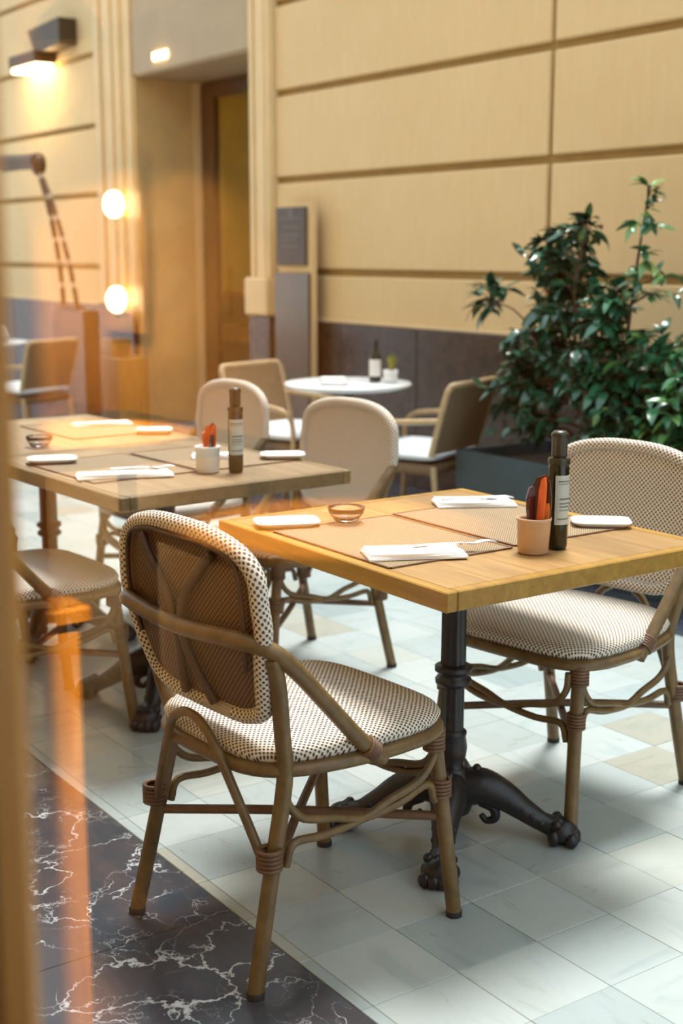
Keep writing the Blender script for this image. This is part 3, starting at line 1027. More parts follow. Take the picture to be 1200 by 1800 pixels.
def side_plate(loc, rz, label, L=0.155, W=0.085):
    t = thing('side_plate', label, 'plate', loc, rz, 'small white side plates')
    V, nt = [], 32
    mb = MB()
    prof = [(0.60, 0.0), (0.72, 0.0), (0.92, 0.008), (1.0, 0.0125), (0.99, 0.0145), (0.9, 0.0105), (0.70, 0.0045), (0.3, 0.0035)]
    for sc_, z in prof:
        for k in range(nt):
            a = 2 * PI * k / nt
            c_, s_ = math.cos(a), math.sin(a)
            e = 2 / 5.0
            V.append((math.copysign(abs(c_) ** e, c_) * L / 2 * sc_, math.copysign(abs(s_) ** e, s_) * W / 2 * sc_, z))
    F = [(i * nt + k, i * nt + (k + 1) % nt, (i + 1) * nt + (k + 1) % nt, (i + 1) * nt + k) for i in range(len(prof) - 1) for k in range(nt)]
    F.append([(len(prof) - 1) * nt + k for k in range(nt)])
    F.append(list(range(nt))[::-1])
    mb.add(V, F, None, True)
    mb.build('dish', 'china', t)
    nb_ = MB()
    nb_.box(-L * 0.40, L * 0.40, -W * 0.38, W * 0.38, 0.006, 0.017, 0.004)
    nb_.build('folded_cloth', 'linen', t)
    return t


side_plate((-2.60, 1.668, ZT), R(66), 'small white plate at the left corner of the front table', 0.155, 0.10)
side_plate((-2.178, 2.272, ZT), R(50), 'small white plate right of the bottle on the front table', 0.14, 0.095)
side_plate((-3.80, 1.595, ZT + 0.0034), R(70), 'small white plate on the left edge of the rear table', 0.15, 0.10)
side_plate((-4.23, 2.16, ZT + 0.0034), R(62), 'small white plate near the middle of the long rear tables', 0.13, 0.09)
side_plate((-3.475, 2.215, ZT + 0.0034), R(60), 'small white plate at the right corner of the rear table', 0.14, 0.095)
nE = napkin((-3.60, 2.05, Z2), R(65), 'white folded napkin beside the pot of orange packets', 0.15, 0.07)


def tumbler(loc, label):
    t = thing('glass_tumbler', label, 'glass', loc, 0, 'drinking glasses')
    MB().lathe([(0.0, 0.001), (0.022, 0.0), (0.028, 0.004), (0.041, 0.022), (0.045, 0.036), (0.0435, 0.036), (0.039, 0.023), (0.027, 0.007), (0.0, 0.005)], 32).build('cup', 'clear', t)
    return t


tumbler((-2.545, 1.80, Z2), 'clear low glass on the left half of the front table')
tumbler((-4.15, 1.70, ZT), 'clear glass at the left end of the rear tables')


def oil_bottle(loc, label, rz=0.0, s=1.0, label_mat='label'):
    t = thing('oil_bottle', label, 'bottle', loc, rz, 'oil bottles')
    MB().lathe([(0.0, 0.003), (0.017, 0.0), (0.0210, 0.003), (0.0222, 0.01), (0.0222, 0.172), (0.0215, 0.182), (0.0175, 0.188), (0.0142, 0.192), (0.0138, 0.20)], 28).build('glass_body', 'bottle', t)
    MB().lathe([(0.0150, 0.197), (0.0168, 0.199), (0.0168, 0.238), (0.0185, 0.240), (0.0185, 0.246), (0.013, 0.252), (0.0, 0.253)], 24).build('cap', 'bottle_neck', t)
    MB().lathe([(0.0228, 0.182), (0.0236, 0.184), (0.0236, 0.192), (0.0222, 0.195)], 28).build('collar', 'bottle_neck', t)
    # wrapped paper label on one side
    a0, a1, r_ = R(-75), R(75), 0.0225
    lab = MB()
    lab.grid(lambda u, v: (r_ * math.cos(a0 + (a1 - a0) * u), r_ * math.sin(a0 + (a1 - a0) * u), 0.055 + 0.105 * v), 16, 1)
    lb = lab.build('paper_label', label_mat, t)
    pr_ = MB()
    for z, h, b0, b1 in ((0.146, 0.003, -60, 60), (0.141, 0.0015, -60, 60), (0.108, 0.004, -50, 55), (0.099, 0.003, -50, 40), (0.092, 0.003, -50, 48), (0.085, 0.002, -50, 30), (0.066, 0.003, -60, 60)):
        pr_.grid(lambda u, v: (0.0227 * math.cos(R(b0 + (b1 - b0) * u)), 0.0227 * math.sin(R(b0 + (b1 - b0) * u)), z + h * v), 12, 1)
    pr_.build('print', 'label_print', lb)
    t.scale = (s, s, s)
    return t


oil_bottle((-2.060, 2.015, ZT), 'dark green oil bottle with grey label on the front table', R(15), 1.02)
oil_bottle((-3.335, 1.965, ZT), 'dark oil bottle with pale label on the rear table', R(-10), 0.98)


def packet_pot(loc, label, mat, packets, rz=0.0, s=1.0):
    t = thing('condiment_pot', label, 'pot', loc, rz, 'pots of packets')
    MB().lathe([(0.0, 0.001), (0.030, 0.0), (0.0335, 0.004), (0.036, 0.07), (0.0375, 0.072), (0.0375, 0.077), (0.0345, 0.078), (0.033, 0.07), (0.030, 0.006), (0.0, 0.005)], 32).build('cup', mat, t)
    for k, (a, lean, h, wd_, m_) in enumerate(packets):
        mb = MB()
        prof = [(-1, 0.0), (1, 0.0), (1, 0.72), (0.8, 0.9), (0.35, 1.0), (-0.5, 0.96), (-1, 0.8)]
        V = [(x * wd_ / 2, -0.004, z * h) for x, z in prof] + [(x * wd_ / 2, 0.004, z * h) for x, z in prof]
        q_ = len(prof)
        F = [list(range(q_)), list(range(q_, 2 * q_))[::-1]] + [(i, i + q_, (i + 1) % q_ + q_, (i + 1) % q_) for i in range(q_)]
        mb.add(V, F)
        o_ = mb.build('packet', m_, t, (0.012 * math.cos(a), 0.012 * math.sin(a), 0.008))
        o_.rotation_euler = (0, lean, a)
    t.scale = (s, s, s)
    return t


va = R(35)
packet_pot((-2.058, 1.945, ZT), 'blush cup holding dark red packets beside the oil bottle', 'copper_pot',
           [(va, 0.02, 0.162, 0.044, 'maroon'), (va + 0.5, -0.12, 0.140, 0.036, 'maroon'), (va - 0.5, 0.08, 0.160, 0.016, 'orange'), (va + 1.1, -0.20, 0.118, 0.034, 'maroon'), (va + 0.2, -0.05, 0.10, 0.04, 'amber'), (va - 0.2, 0.16, 0.105, 0.02, 'amber')], 0, 1.0)
packet_pot((-3.385, 1.90, ZT), 'white pot holding orange packets on the rear table', 'pot_white',
           [(va, 0.0, 0.135, 0.026, 'orange'), (va + 0.35, -0.10, 0.13, 0.022, 'amber'), (va - 0.35, 0.12, 0.135, 0.02, 'orange'), (va + 0.7, -0.20, 0.115, 0.02, 'orange'), (va - 0.1, 0.04, 0.138, 0.008, 'maroon'), (va + 0.15, -0.06, 0.128, 0.006, 'maroon'), (va - 0.7, 0.20, 0.11, 0.016, 'maroon')], 0, 1.0)

# ------------------------------------------------------------------ round white table and wicker chairs at the wall
RTH = 0.72


def round_table(label, loc):
    t = thing('round_table', label, 'table', loc, 0, 'round white tables by the wall')
    MB().lathe([(0.0, RTH - 0.03), (0.27, RTH - 0.03), (0.322, RTH - 0.014), (0.325, RTH - 0.006), (0.320, RTH), (0.0, RTH)], 48).build('tabletop', 'tabwhite', t)
    MB().lathe([(0.20, 0.0), (0.20, 0.015), (0.04, 0.03), (0.028, 0.06), (0.028, RTH - 0.05), (0.10, RTH - 0.03)], 24).build('pedestal', 'iron', t)
    return t


RT = (-5.57, 3.945, 0)
round_table('round white pedestal table by the wall, with bottle and small plant', RT)


def make_wicker(label):
    ch = thing('wicker_chair', label, 'chair', group='wicker chairs at the round tables')

    def bp(u, v):
        z = 0.43 + 0.335 * v
        x = u * (0.225 + 0.01 * v)
        y = -0.20 - 0.10 * v + 0.25 * x * x
        return Vector((x, y, z))
    mb = MB()
    mb.grid(lambda u, v: bp(u * 2 - 1, v * 0.96 + 0.02), 12, 8, lambda u, v: (u * 0.45, v * 0.38))
    mb.grid(lambda u, v: bp(u * 2 - 1, v * 0.96 + 0.02) + Vector((0, -0.012, 0)), 12, 8, lambda u, v: (u * 0.45, v * 0.38), True, True)
    mb.build('backrest', 'wicker', ch)
    ol = [bp(-1, 0), bp(-1.02, 0.5), bp(-1.02, 0.86), bp(-0.96, 0.965), bp(-0.84, 1.0), bp(0, 1.0), bp(0.84, 1.0), bp(0.96, 0.965), bp(1.02, 0.86), bp(1.02, 0.5), bp(1, 0)]
    MB().tube(ol, 0.0155, 10, True, 5).build('back_frame', 'wick_frame', ch)
    # vertical strands in front of the weave
    st = MB()
    for k in range(15):
        u = -0.93 + 1.86 * k / 14
        st.tube([bp(u, 0.03) + Vector((0, 0.008, 0)), bp(u, 0.5) + Vector((0, 0.008, 0)), bp(u, 0.97) + Vector((0, 0.008, 0))], 0.005, 5, True, 2)
    st.build('strands', 'wick_frame', ch)
    MB().box(-0.235, 0.235, -0.21, 0.235, 0.335, 0.385, 0.015).build('seat', 'wicker', ch)
    cu = MB()

    def cf(u, v, s=1):
        x, y = u * 2 - 1, v * 2 - 1
        e = (1 - abs(x) ** 4) * (1 - abs(y) ** 4)
        return (x * 0.225, 0.015 + y * 0.215, 0.42 + s * (0.006 + 0.04 * max(0, e) ** 0.5))
    cu.grid(lambda u, v: cf(u, v, 1), 14, 14)
    cu.grid(lambda u, v: cf(u, v, -0.7), 14, 14, None, True, True)
    for e in range(14):
        for fn in (lambda k: (k / 14, 0.0), lambda k: (k / 14, 1.0), lambda k: (0.0, k / 14), lambda k: (1.0, k / 14)):
            a, c_ = fn(e), fn(e + 1)
            cu.add([cf(*a, -0.7), cf(*c_, -0.7), cf(*c_, 1), cf(*a, 1)], [(0, 1, 2, 3)], None, True)
    cu.build('cushion', 'cushion', ch)
    for s in (-1, 1):
        MB().tube([(s * 0.225, 0.215, 0.35), (s * 0.235, 0.235, 0.0)], 0.015, 8).build('leg', 'wick_frame', ch)
        MB().tube([(s * 0.225, -0.20, 0.38), (s * 0.23, -0.24, 0.0)], 0.015, 8).build('leg', 'wick_frame', ch)
        MB().tube([(s * 0.235, -0.25, 0.60), (s * 0.262, -0.10, 0.59), (s * 0.262, 0.10, 0.575), (s * 0.258, 0.19, 0.555), (s * 0.24, 0.225, 0.50), (s * 0.23, 0.225, 0.35)], 0.0145, 8, True, 5).build('arm', 'wick_frame', ch)
    return ch


wc = make_wicker('wicker chair left of the round table, back against the grey metal panel')
wc.location = (-6.08, 3.92, 0)
wc.rotation_euler = (0, 0, R(-74))
dup(wc, 'wicker chair right of the round table, beside the slate planter', (-5.12, 4.06, 0), R(112))
round_table('round white table at the far left edge by the wall', (-9.65, 3.55, 0))
dup(wc, 'wicker chair at the far left, in front of the black block', (-9.05, 3.62, 0), R(112))


def small_bottle(loc, label):
    t = thing('wine_bottle', label, 'bottle', loc)
    MB().lathe([(0.0, 0.003), (0.028, 0.0), (0.031, 0.006), (0.031, 0.115), (0.027, 0.135), (0.012, 0.155), (0.011, 0.205), (0.013, 0.207), (0.013, 0.217), (0, 0.218)], 24).build('glass_body', 'bottle', t)
    lab = MB()
    lab.grid(lambda u, v: (0.0313 * math.cos(R(140 + 150 * u)), 0.0313 * math.sin(R(140 + 150 * u)), 0.03 + 0.085 * v), 14, 1, None, True, False)
    lab.build('paper_label', 'china', t)
    t.rotation_euler = (0, 0, R(100))
    return t


small_bottle((-5.52, 4.08, RTH), 'small dark bottle with white label on the round table')
t = thing('potted_herb', 'little white pot of yellow-green sprigs on the round table', 'plant', (-5.43, 4.11, RTH))
MB().lathe([(0.0, 0.001), (0.028, 0.0), (0.034, 0.003), (0.038, 0.065), (0.034, 0.066), (0.032, 0.055), (0.0, 0.054)], 24).build('pot', 'pot_white', t)
hb = MB()
for k in range(26):
    a, l = random.uniform(0, 2 * PI), random.uniform(0.05, 0.1)
    d_ = random.uniform(0.0, 0.03)
    hb.tube([(0.4 * d_ * math.cos(a), 0.4 * d_ * math.sin(a), 0.05), (0.7 * d_ * math.cos(a), .7 * d_ * math.sin(a), 0.05 + l * 0.6), (1.3 * d_ * math.cos(a), 1.3 * d_ * math.sin(a), 0.05 + l)], [0.002, 0.006, 0.001], 5, True, 3, False, 0.4)
o = hb.build('sprigs', 'herb', t)
o['kind'] = 'stuff'
for k, (dx, dy, rz, lb) in enumerate(((-0.13, 0.0, 60, 'pale plate on the left of the round white table'), (0.05, -0.12, 45, 'pale plate at the front of the round white table'))):
    side_plate((RT[0] + dx, RT[1] + dy, RTH), R(rz), lb, 0.15, 0.12)
t = thing('table_lamp', 'small white shaded lamp on the far left round table', 'lamp', (-9.50, 3.62, RTH))
MB().lathe([(0.045, 0), (0.045, 0.01), (0.008, 0.02), (0.008, 0.05)], 20).build('stand', 'pot_white', t)
MB().lathe([(0.06, 0.04), (0.035, 0.10), (0.02, 0.12), (0.0, 0.122)], 20).build('shade', 'pot_white', t)

# ------------------------------------------------------------------ grey metal menu totem
t = thing('metal_totem', 'tall grey metal panel with a dark plaque against the wall', 'sign', (-7.375, WALL_Y - 0.13, 0))
MB().box(-0.20, 0.20, 0.0, 0.06, 0.0, 1.235, 0.006).build('panel', 'metal_panel', t)
MB().box(-0.195, 0.19, 0.03, 0.06, 1.235, 1.67, 0.004).build('back_plate', 'cream', t)
pl = MB().box(-0.185, 0.155, 0.008, 0.03, 1.285, 1.65, 0.004).build('plaque', 'plaque', t)
pm = MB()
pm.lathe([(0.03, 0), (0.03, 0.002)], 16, (0, 0, 0))
pp = MB()
for z, a, b_ in ((1.575, -0.14, 0.11), (1.52, -0.10, 0.09), (1.47, -0.12, 0.10), (1.44, -0.12, 0.06), (1.40, -0.12, 0.08)):
    pp.box(a, b_, 0.0062, 0.0082, z, z + 0.012)
pp.build('print', 'plaque_print', pl)
o = pm.build('emblem', 'plaque_print', pl, (-0.015, 0.0085, 1.615), (R(90), 0, 0))
MB().box(0.202, 0.216, 0.02, 0.06, 0.0, 1.69, 0.003).build('side_rail', 'cream', t)

# ------------------------------------------------------------------ black block and big striped lamp
t = thing('black_block', 'tall black lacquered block with faint lettering beneath the striped lamp', 'block', (-9.62, 4.2, 0))
MB().box(-0.29, 0.29, 0.0, 0.13, 0.0, 0.94, 0.006).build('body', 'blackbox', t)
pp = MB()
for z, a, b_ in ((0.80, -0.12, 0.17), (0.72, -0.02, 0.17), (0.60, -0.04, 0.15), (0.56, -0.15, 0.10), (0.46, -0.14, 0.17), (0.36, -0.08, 0.15), (0.24, -0.12, 0.16)):
    pp.box(a, b_, -0.003, 0.0, z, z + 0.013)
pp.build('lettering', 'print', t)
t = thing('striped_arm_lamp', 'giant dark arm lamp with twin striped poles rising from the black block', 'lamp', (-9.85, 4.265, 0.943))
def striped(p0, p1, p2, n_):
    dk, lt = MB(), MB()
    pts = []
    for k in range(n_ * 4 + 1):
        u = k / (n_ * 4)
        pts.append(Vector(p0) * (1 - u) ** 2 + Vector(p1) * 2 * u * (1 - u) + Vector(p2) * u * u)
    for k in range(n_):
        seg = pts[k * 4:k * 4 + 5]
        dk.tube(seg[:4], 0.020, 8, True, 1)
        lt.tube(seg[3:], 0.018, 8, True, 1)
    dk.build('pole', 'bronze', t)
    lt.build('pale_bands', 'white_band', t)
striped((0.27, 0.0, 0.02), (0.12, 0.0, 0.55), (-0.32, 0.0, 1.02), 6)
striped((0.02, 0.0, 0.02), (-0.02, 0.0, 0.55), (-0.35, 0.0, 1.02), 6)
MB().ball((-0.36, 0, 1.09), 0.07, 0.06, 0.085).build('joint', 'bronze', t)
MB().box(-0.03, 0.32, -0.035, 0.035, 0.0, 0.02, 0.004).build('foot_plate', 'bronze', t)
MB().tube([(-0.36, 0, 1.12), (-0.70, 0, 1.13), (-1.10, 0, 1.14)], [0.065, 0.06, 0.07], 14, True, 4).build('head', 'bronze', t)

# wall sconce
t = thing('wall_sconce', 'dark angular sconce glowing downward on the upper left wall', 'lamp', (-11.55, WALL_Y, 2.93))
MB().add([(0.22, -0.16, 0.10), (0.74, -0.16, 0.12), (0.74, -0.16, 0.33), (0.08, -0.16, 0.30), (0.22, 0, 0.10), (0.74, 0, 0.12), (0.74, 0, 0.33), (0.08, 0, 0.30)],
         [(0, 1, 2, 3), (7, 6, 5, 4), (0, 4, 5, 1), (1, 5, 6, 2), (2, 6, 7, 3), (3, 7, 4, 0)]).build('upper_shade', 'bronze', t)
MB().box(-0.28, 0.30, -0.20, -0.0, 0.02, 0.12, 0.008).build('lower_shade', 'bronze', t)
MB().box(-0.26, 0.28, -0.18, -0.02, -0.02, 0.019, 0.006).build('glow_panel', 'lamp_bulb', t)
# tan wooden pedestal boxes
t = thing('wooden_pedestal', 'tan stepped wooden pedestal right of the black block', 'pedestal', (-9.53, 4.50, 0))
MB().box(-0.24, 0.16, 0.0, 0.25, 0.0, 0.57, 0.01).build('lower_box', 'mirror_wood', t)
MB().box(-0.24, -0.02, 0.03, 0.2, 0.57, 0.70, 0.01).build('upper_box', 'mirror_wood', t)

# ------------------------------------------------------------------ planter and shrubs
PX0, PX1, PY0, PY1, PH = -4.80, -2.9, 4.02, 4.62, 0.465
t = thing('planter_box', 'long slate-blue planter box under the shrubs', 'planter', (0, 0, 0))
MB().box(PX0, PX1, PY0, PY0 + 0.025, 0.0, PH, 0.003).build('front_panel', 'slate', t)
MB().box(PX0, PX1, PY1 - 0.025, PY1, 0.0, PH, 0.003).build('back_panel', 'slate', t)
MB().box(PX0, PX0 + 0.025, PY0 + 0.025, PY1 - 0.025, 0.0, PH, 0.003).build('end_panel', 'slate', t)
MB().box(PX1 - 0.025, PX1, PY0 + 0.025, PY1 - 0.025, 0.0, PH, 0.003).build('end_panel', 'slate', t)
MB().box(PX0 + 0.025, PX1 - 0.025, PY0 + 0.025, PY1 - 0.025, 0.03, PH - 0.06).build('soil', 'soil', t)


def leaf_mesh(name, L, W, curl):
    rows = [(0.0, 0.04), (0.18, 0.62), (0.42, 1.0), (0.68, 0.82), (0.88, 0.38), (1.0, 0.02)]
    V, F = [], []
    for tt, ww in rows:
        zz = -curl * tt * tt * L
        V += [(-ww * W / 2, tt * L, zz + 0.12 * W * ww), (0, tt * L, zz), (ww * W / 2, tt * L, zz + 0.12 * W * ww)]
    for i in range(len(rows) - 1):
        a = i * 3
        F += [(a, a + 1, a + 4, a + 3), (a + 1, a + 2, a + 5, a + 4)]
    me = bpy.data.meshes.new(name)
    me.from_pydata(V, [], F)
    me.polygons.foreach_set('use_smooth', [True] * len(F))
    return me


LEAF = {}
for mn in ('leaf', 'leaf_bright'):
    LEAF[mn] = []
    for k, (L, W, cu_) in enumerate(((0.075, 0.036, 0.25), (0.062, 0.030, 0.45), (0.088, 0.038, 0.6))):
        me = leaf_mesh('leaf', L, W, cu_)
        me.materials.append(M[mn])
        LEAF[mn].append(me)


def shrub(name, label, base, stems, blobs, leafm, n_obj, n_rest, rng, size=1.0):
    """stems: polylines (world, absolute); blobs: (centre, radii, weight) volumes the twigs fill"""
    t = thing(name, label, 'plant', base, 0, 'shrubs in the planter')
    B = Vector(base)
    sm = MB()
    allp = []
    for pts, r0, r1 in stems:
        q_ = [Vector(p_) - B for p_ in pts]
        rr = [r0 + (r1 - r0) * i / (len(q_) - 1) for i in range(len(q_))]
        sm.tube(q_, rr, 7, True, 5)
        for i in range(len(q_) - 1):
            for k in range(6):
                allp.append(q_[i].lerp(q_[i + 1], k / 6))
    leaves = []
    tot = sum(b_[2] for b_ in blobs)
    need = n_obj + n_rest
    for c_, rad, wt in blobs:
        nl = int(need * wt / tot)
        made = 0
        while made < nl:
            while True:
                d_ = Vector((rng.uniform(-1, 1), rng.uniform(-1, 1), rng.uniform(-1, 1)))
                if 0.15 < d_.length < 1:
                    break
            d_ = d_ * (0.55 + 0.45 * d_.length) if rng.random() < 0.5 else d_
            tip = Vector(c_) - B + Vector((d_.x * rad[0], d_.y * rad[1], d_.z * rad[2]))
            near = min(allp, key=lambda p_: (p_ - tip).length + 0.6 * max(0, p_.z - tip.z))
            mid = near.lerp(tip, 0.55) + Vector((0, 0, 0.03))
            sm.tube([near, mid, tip], [0.0035, 0.0025, 0.0012], 5, False, 3)
            per = rng.randint(4, 7)
            out = (tip - near)
            if out.length < 0.01:
                out = Vector((0, 0, 1))
            out.normalize()
            for k in range(per):
                u = rng.uniform(0.45, 1.0)
                pos_ = near.lerp(mid, u * 2) if u < 0.5 else mid.lerp(tip, u * 2 - 1)
                dr_ = (out * 0.5 + Vector((rng.uniform(-1, 1), rng.uniform(-1, 1), rng.uniform(-0.55, 0.6)))).normalized()
                leaves.append((pos_, dr_))
                made += 1
    sm.build('stems', 'bark', t)
    # the ones nearest the viewer first
    vdir = Vector((0.62, -0.75, 0.2))
    leaves.sort(key=lambda l: -(l[0].dot(vdir)))
    restm = MB()
    for k, (pos_, dr_) in enumerate(leaves):
        me = rng.choice(LEAF[leafm])
        yv = dr_
        zv = Vector((rng.uniform(-.5, .5), rng.uniform(-.5, .5), 1))
        xv = yv.cross(zv).normalized()
        zv = xv.cross(yv).normalized()
        sc_ = rng.uniform(0.75, 1.2) * size
        mx = Matrix((xv, yv, zv)).transposed()
        if k < n_obj:
            o_ = bpy.data.objects.new('leaf', me)
            COL.objects.link(o_)
            o_.parent = t
            o_.location = pos_
            o_.rotation_euler = mx.to_euler()
            o_.scale = (sc_, sc_, sc_)
        else:
            restm.add([pos_ + mx @ (v.co * sc_) for v in me.vertices], [list(p_.vertices) for p_ in me.polygons], None, True)
    if n_rest > 0 and restm.v:
        o_ = restm.build('inner_foliage', leafm, t)
        o_['kind'] = 'stuff'
    return t


rg = random.Random(3)
SZ = PH - 0.06


s1 = (-4.25, 4.28, SZ)
shrub('camellia_shrub', 'dark glossy-leaved shrub rising left of the tall thin stem', s1,
      [([s1, (s1[0] + 0.02, 4.28, 0.7), (-4.475, 4.280, 1.077), (-4.417, 4.280, 1.405)], 0.012, 0.004),
       ([(s1[0] + 0.08, 4.25, SZ), (s1[0] + 0.10, 4.24, 0.75), (-4.237, 4.200, 1.187), (-4.168, 4.200, 1.510)], 0.009, 0.002),
       ([(s1[0] + 0.02, 4.26, 0.65), (-4.558, 4.200, 1.076), (-4.814, 4.200, 1.145)], 0.006, 0.003)],
      [((-4.434, 4.300, 1.330), (0.20, 0.16, 0.16), 3), ((-4.351, 4.280, 1.120), (0.24, 0.18, 0.20), 4), ((-4.454, 4.250, 0.875), (0.24, 0.18, 0.20), 4),
       ((-4.775, 4.200, 1.159), (0.10, 0.08, 0.10), 0.9), ((-4.301, 4.250, 1.465), (0.12, 0.10, 0.06), 0.8), ((-4.606, 4.150, 0.739), (0.15, 0.10, 0.12), 1.6), ((-4.486, 4.150, 0.620), (0.2, 0.12, 0.1), 1.6)],
      'leaf', 295, 900, rg, 1.1)
s2 = (-3.80, 4.25, SZ)
shrub('tall_stem_shrub', 'slender upright stem with few leaves above the other shrubs', s2,
      [([(-3.961, 4.220, 0.522), (-3.950, 4.220, 0.910), (-3.907, 4.220, 1.288), (-3.850, 4.220, 1.640)], 0.011, 0.004),
       ([s2, (-3.957, 4.220, 0.449)], 0.012, 0.011)],
      [((-3.840, 4.200, 1.616), (0.04, 0.04, 0.05), 0.5), ((-3.862, 4.200, 1.471), (0.06, 0.06, 0.09), 1.0), ((-3.882, 4.200, 1.288), (0.08, 0.06, 0.12), 1.0), ((-3.741, 4.200, 1.223), (0.10, 0.08, 0.12), 1.2), ((-3.776, 4.200, 1.039), (0.12, 0.08, 0.12), 1.3)],
      'leaf_bright', 120, 0, rg, 0.85)
s3 = (-3.55, 4.3, SZ)
shrub('leafy_green_shrub', 'dense bright green shrub filling the right end of the planter', s3,
      [([s3, (-3.945, 4.300, 0.762), (-4.061, 4.300, 1.093)], 0.012, 0.004),
       ([s3, (-3.755, 4.300, 0.732), (-3.712, 4.300, 1.015)], 0.010, 0.004),
       ([(-3.937, 4.300, 0.616), (-4.134, 4.250, 0.847), (-4.192, 4.200, 0.944)], 0.008, 0.003)],
      [((-4.001, 4.150, 1.135), (0.15, 0.12, 0.16), 2.6), ((-3.975, 4.120, 0.866), (0.22, 0.15, 0.16), 4), ((-3.829, 4.200, 0.896), (0.2, 0.15, 0.17), 2.5), ((-3.882, 4.100, 0.685), (0.24, 0.14, 0.14), 3), ((-3.627, 4.150, 0.800), (0.2, 0.15, 0.2), 3), ((-3.542, 4.100, 0.607), (0.2, 0.12, 0.15), 2)],
      'leaf_bright', 295, 900, rg, 1.1)

# ================================================================== INSIDE THE RESTAURANT (behind the camera, seen as reflections)
IY0 = -4.6
struct('floor_3', 'dark wooden restaurant floor inside the window', 'floor', MB().box(-12, 3, IY0, 0.2, -0.1, 0.0), 'floor_in')
struct('ceiling', 'restaurant ceiling inside the window', 'ceiling', MB().box(-12, 3, IY0, 0.2, 3.2, 3.35), 'plaster_in')
struct('wall_inside', 'warm plaster wall of the restaurant room', 'wall', MB().box(-12, 3, IY0 - 0.15, IY0, 0, 3.2).box(-12.15, -12, IY0, 0.2, 0, 3.2).box(3, 3.15, IY0, 0.2, 0, 3.2), 'plaster_in')


def pendant(loc, label, energy, spot=R(110)):
    t = thing('pendant_lamp', label, 'lamp', loc, 0, 'brass pendant lamps inside the restaurant')
    MB().tube([(0, 0, 0.16), (0, 0, 3.2 - loc[2])], 0.006, 6).build('cord', 'rubber', t)
    MB().lathe([(0.13, 0.0), (0.10, 0.08), (0.04, 0.14), (0.015, 0.17), (0.0, 0.17)], 24, cap=False).lathe([(0.128, 0.001), (0.098, 0.078), (0.038, 0.136), (0.0, 0.15)], 24, cap=False).build('shade', 'bronze', t)
    MB().ball((0, 0, 0.06), 0.03).build('bulb', 'lamp_bulb', t)
    l_ = bpy.data.lights.new('pendant_light', 'SPOT')
    l_.energy = energy
    l_.color = (1.0, 0.60, 0.20)
    l_.spot_size = spot
    l_.spot_blend = 0.6
    l_.shadow_soft_size = 0.04
    o_ = bpy.data.objects.new('pendant_light', l_)
    COL.objects.link(o_)
    o_.parent = t
    o_.location = (0, 0, 0.02)
    return t


def inner_table(label, loc, wx, wy):
    t = thing('restaurant_table', label, 'table', loc, 0, 'amber tables inside the restaurant')
    MB().box(-wx / 2, wx / 2, -wy / 2, wy / 2, 0.715, 0.75, 0.004).build('tabletop', 'mirror_wood', t)
    for sx in (-1, 1):
        for sy in (-1, 1):
            x_, y_ = sx * (wx / 2 - 0.05), sy * (wy / 2 - 0.05)
            MB().box(x_ - 0.03, x_ + 0.03, y_ - 0.03, y_ + 0.03, 0.0, 0.715, 0.004).build('leg', 'mirror_wood', t)
    return t


inner_table('amber wooden table just inside the window, mirrored in the pane', (-2.52, -1.25, 0), 0.90, 0.70)
inner_table('amber wooden table deeper inside the restaurant', (-4.35, -1.45, 0), 1.1, 0.9)
pendant((-2.52, -1.25, 2.05), 'brass pendant over the table nearest the window', 420, R(34))
pendant((-4.35, -1.45, 2.05), 'brass pendant over the deeper restaurant table', 950, R(36))


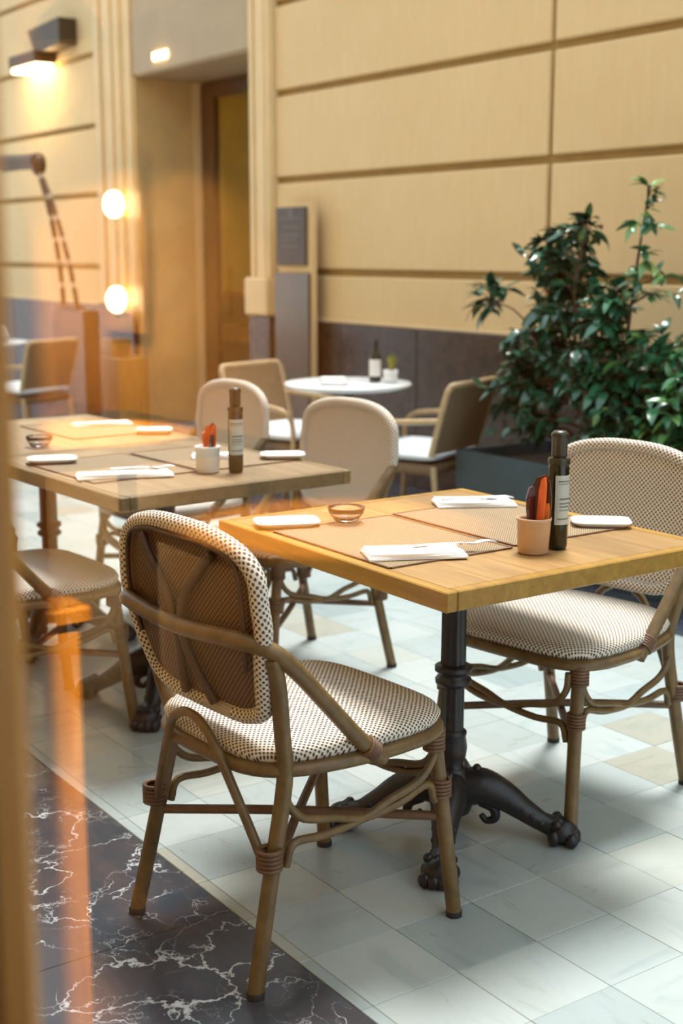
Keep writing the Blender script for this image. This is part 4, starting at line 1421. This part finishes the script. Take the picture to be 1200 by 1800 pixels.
def added_spot(loc, aim, label, energy, cone):  # unseen lamp added to brighten the surface it is aimed at
    t = thing('added_spotlight', label, 'lamp', loc, 0, 'added spotlights inside the restaurant')
    d_ = (Vector(aim) - Vector(loc)).normalized()
    MB().tube([(0, 0, 0.0), (0, 0, 3.2 - loc[2])], 0.01, 8).build('stem', 'rubber', t)
    MB().tube([-d_ * 0.10, d_ * 0.06], 0.045, 16, True).build('can', 'bronze', t)
    l_ = bpy.data.lights.new('spot_light', 'SPOT')
    l_.energy = energy
    l_.color = (1.0, 0.58, 0.17)
    l_.spot_size = cone
    l_.spot_blend = 0.5
    l_.shadow_soft_size = 0.03
    o_ = bpy.data.objects.new('spot_light', l_)
    COL.objects.link(o_)
    o_.parent = t
    o_.location = d_ * 0.075
    o_.rotation_euler = d_.to_track_quat('-Z', 'Y').to_euler()
    return t


added_spot((-0.55, -0.75, 2.7), (-0.77, 0.2, 1.35), 'added spotlight brightening the window frame', 200, R(26))  # added to light the frame post warm
added_spot((-0.35, -0.55, 2.7), (-1.92, -0.15, 0.5), 'added spotlight brightening the wooden partition', 1300, R(17))  # added so the partition mirrors brightly in the pane
# low wooden partition by the window
t = thing('wood_partition', 'low amber wooden partition inside by the window frame', 'partition', (-1.95, -0.285, 0))
MB().box(-0.03, 0.03, -0.06, 0.32, 0.0, 0.80, 0.006).build('panel', 'mirror_wood', t)
MB().box(-0.045, 0.045, -0.075, 0.32, 0.80, 0.83, 0.006).build('cap_rail', 'mirror_wood', t)
# lit panel with two lamps on the inner back wall
t = thing('lit_wall_panel', 'amber wall panel with two glowing globe lamps', 'lamp', (-10.35, IY0, 0))
MB().box(-0.45, 0.35, 0.001, 0.06, 0.7, 2.05, 0.01).build('board', 'mirror_wood', t)
for z in (0.98, 1.75):
    MB().ball((0.05, 0.16, z), 0.085, 0.085, 0.11).build('globe', 'lamp_bulb', t)
    MB().tube([(0.05, 0.06, z - 0.12), (0.05, 0.16, z - 0.13), (0.05, 0.16, z - 0.10)], 0.015, 6).build('bracket', 'bronze', t)

pendant((-9.5, -3.75, 2.25), 'added brass pendant washing the far inner wall with amber light', 230, R(150))  # wash lamp added so the inner wall reflects amber in the pane
pendant((-11.0, -3.7, 2.25), 'added brass pendant washing the far corner of the restaurant', 360, R(150))  # second wash lamp, added to carry the amber reflection further left
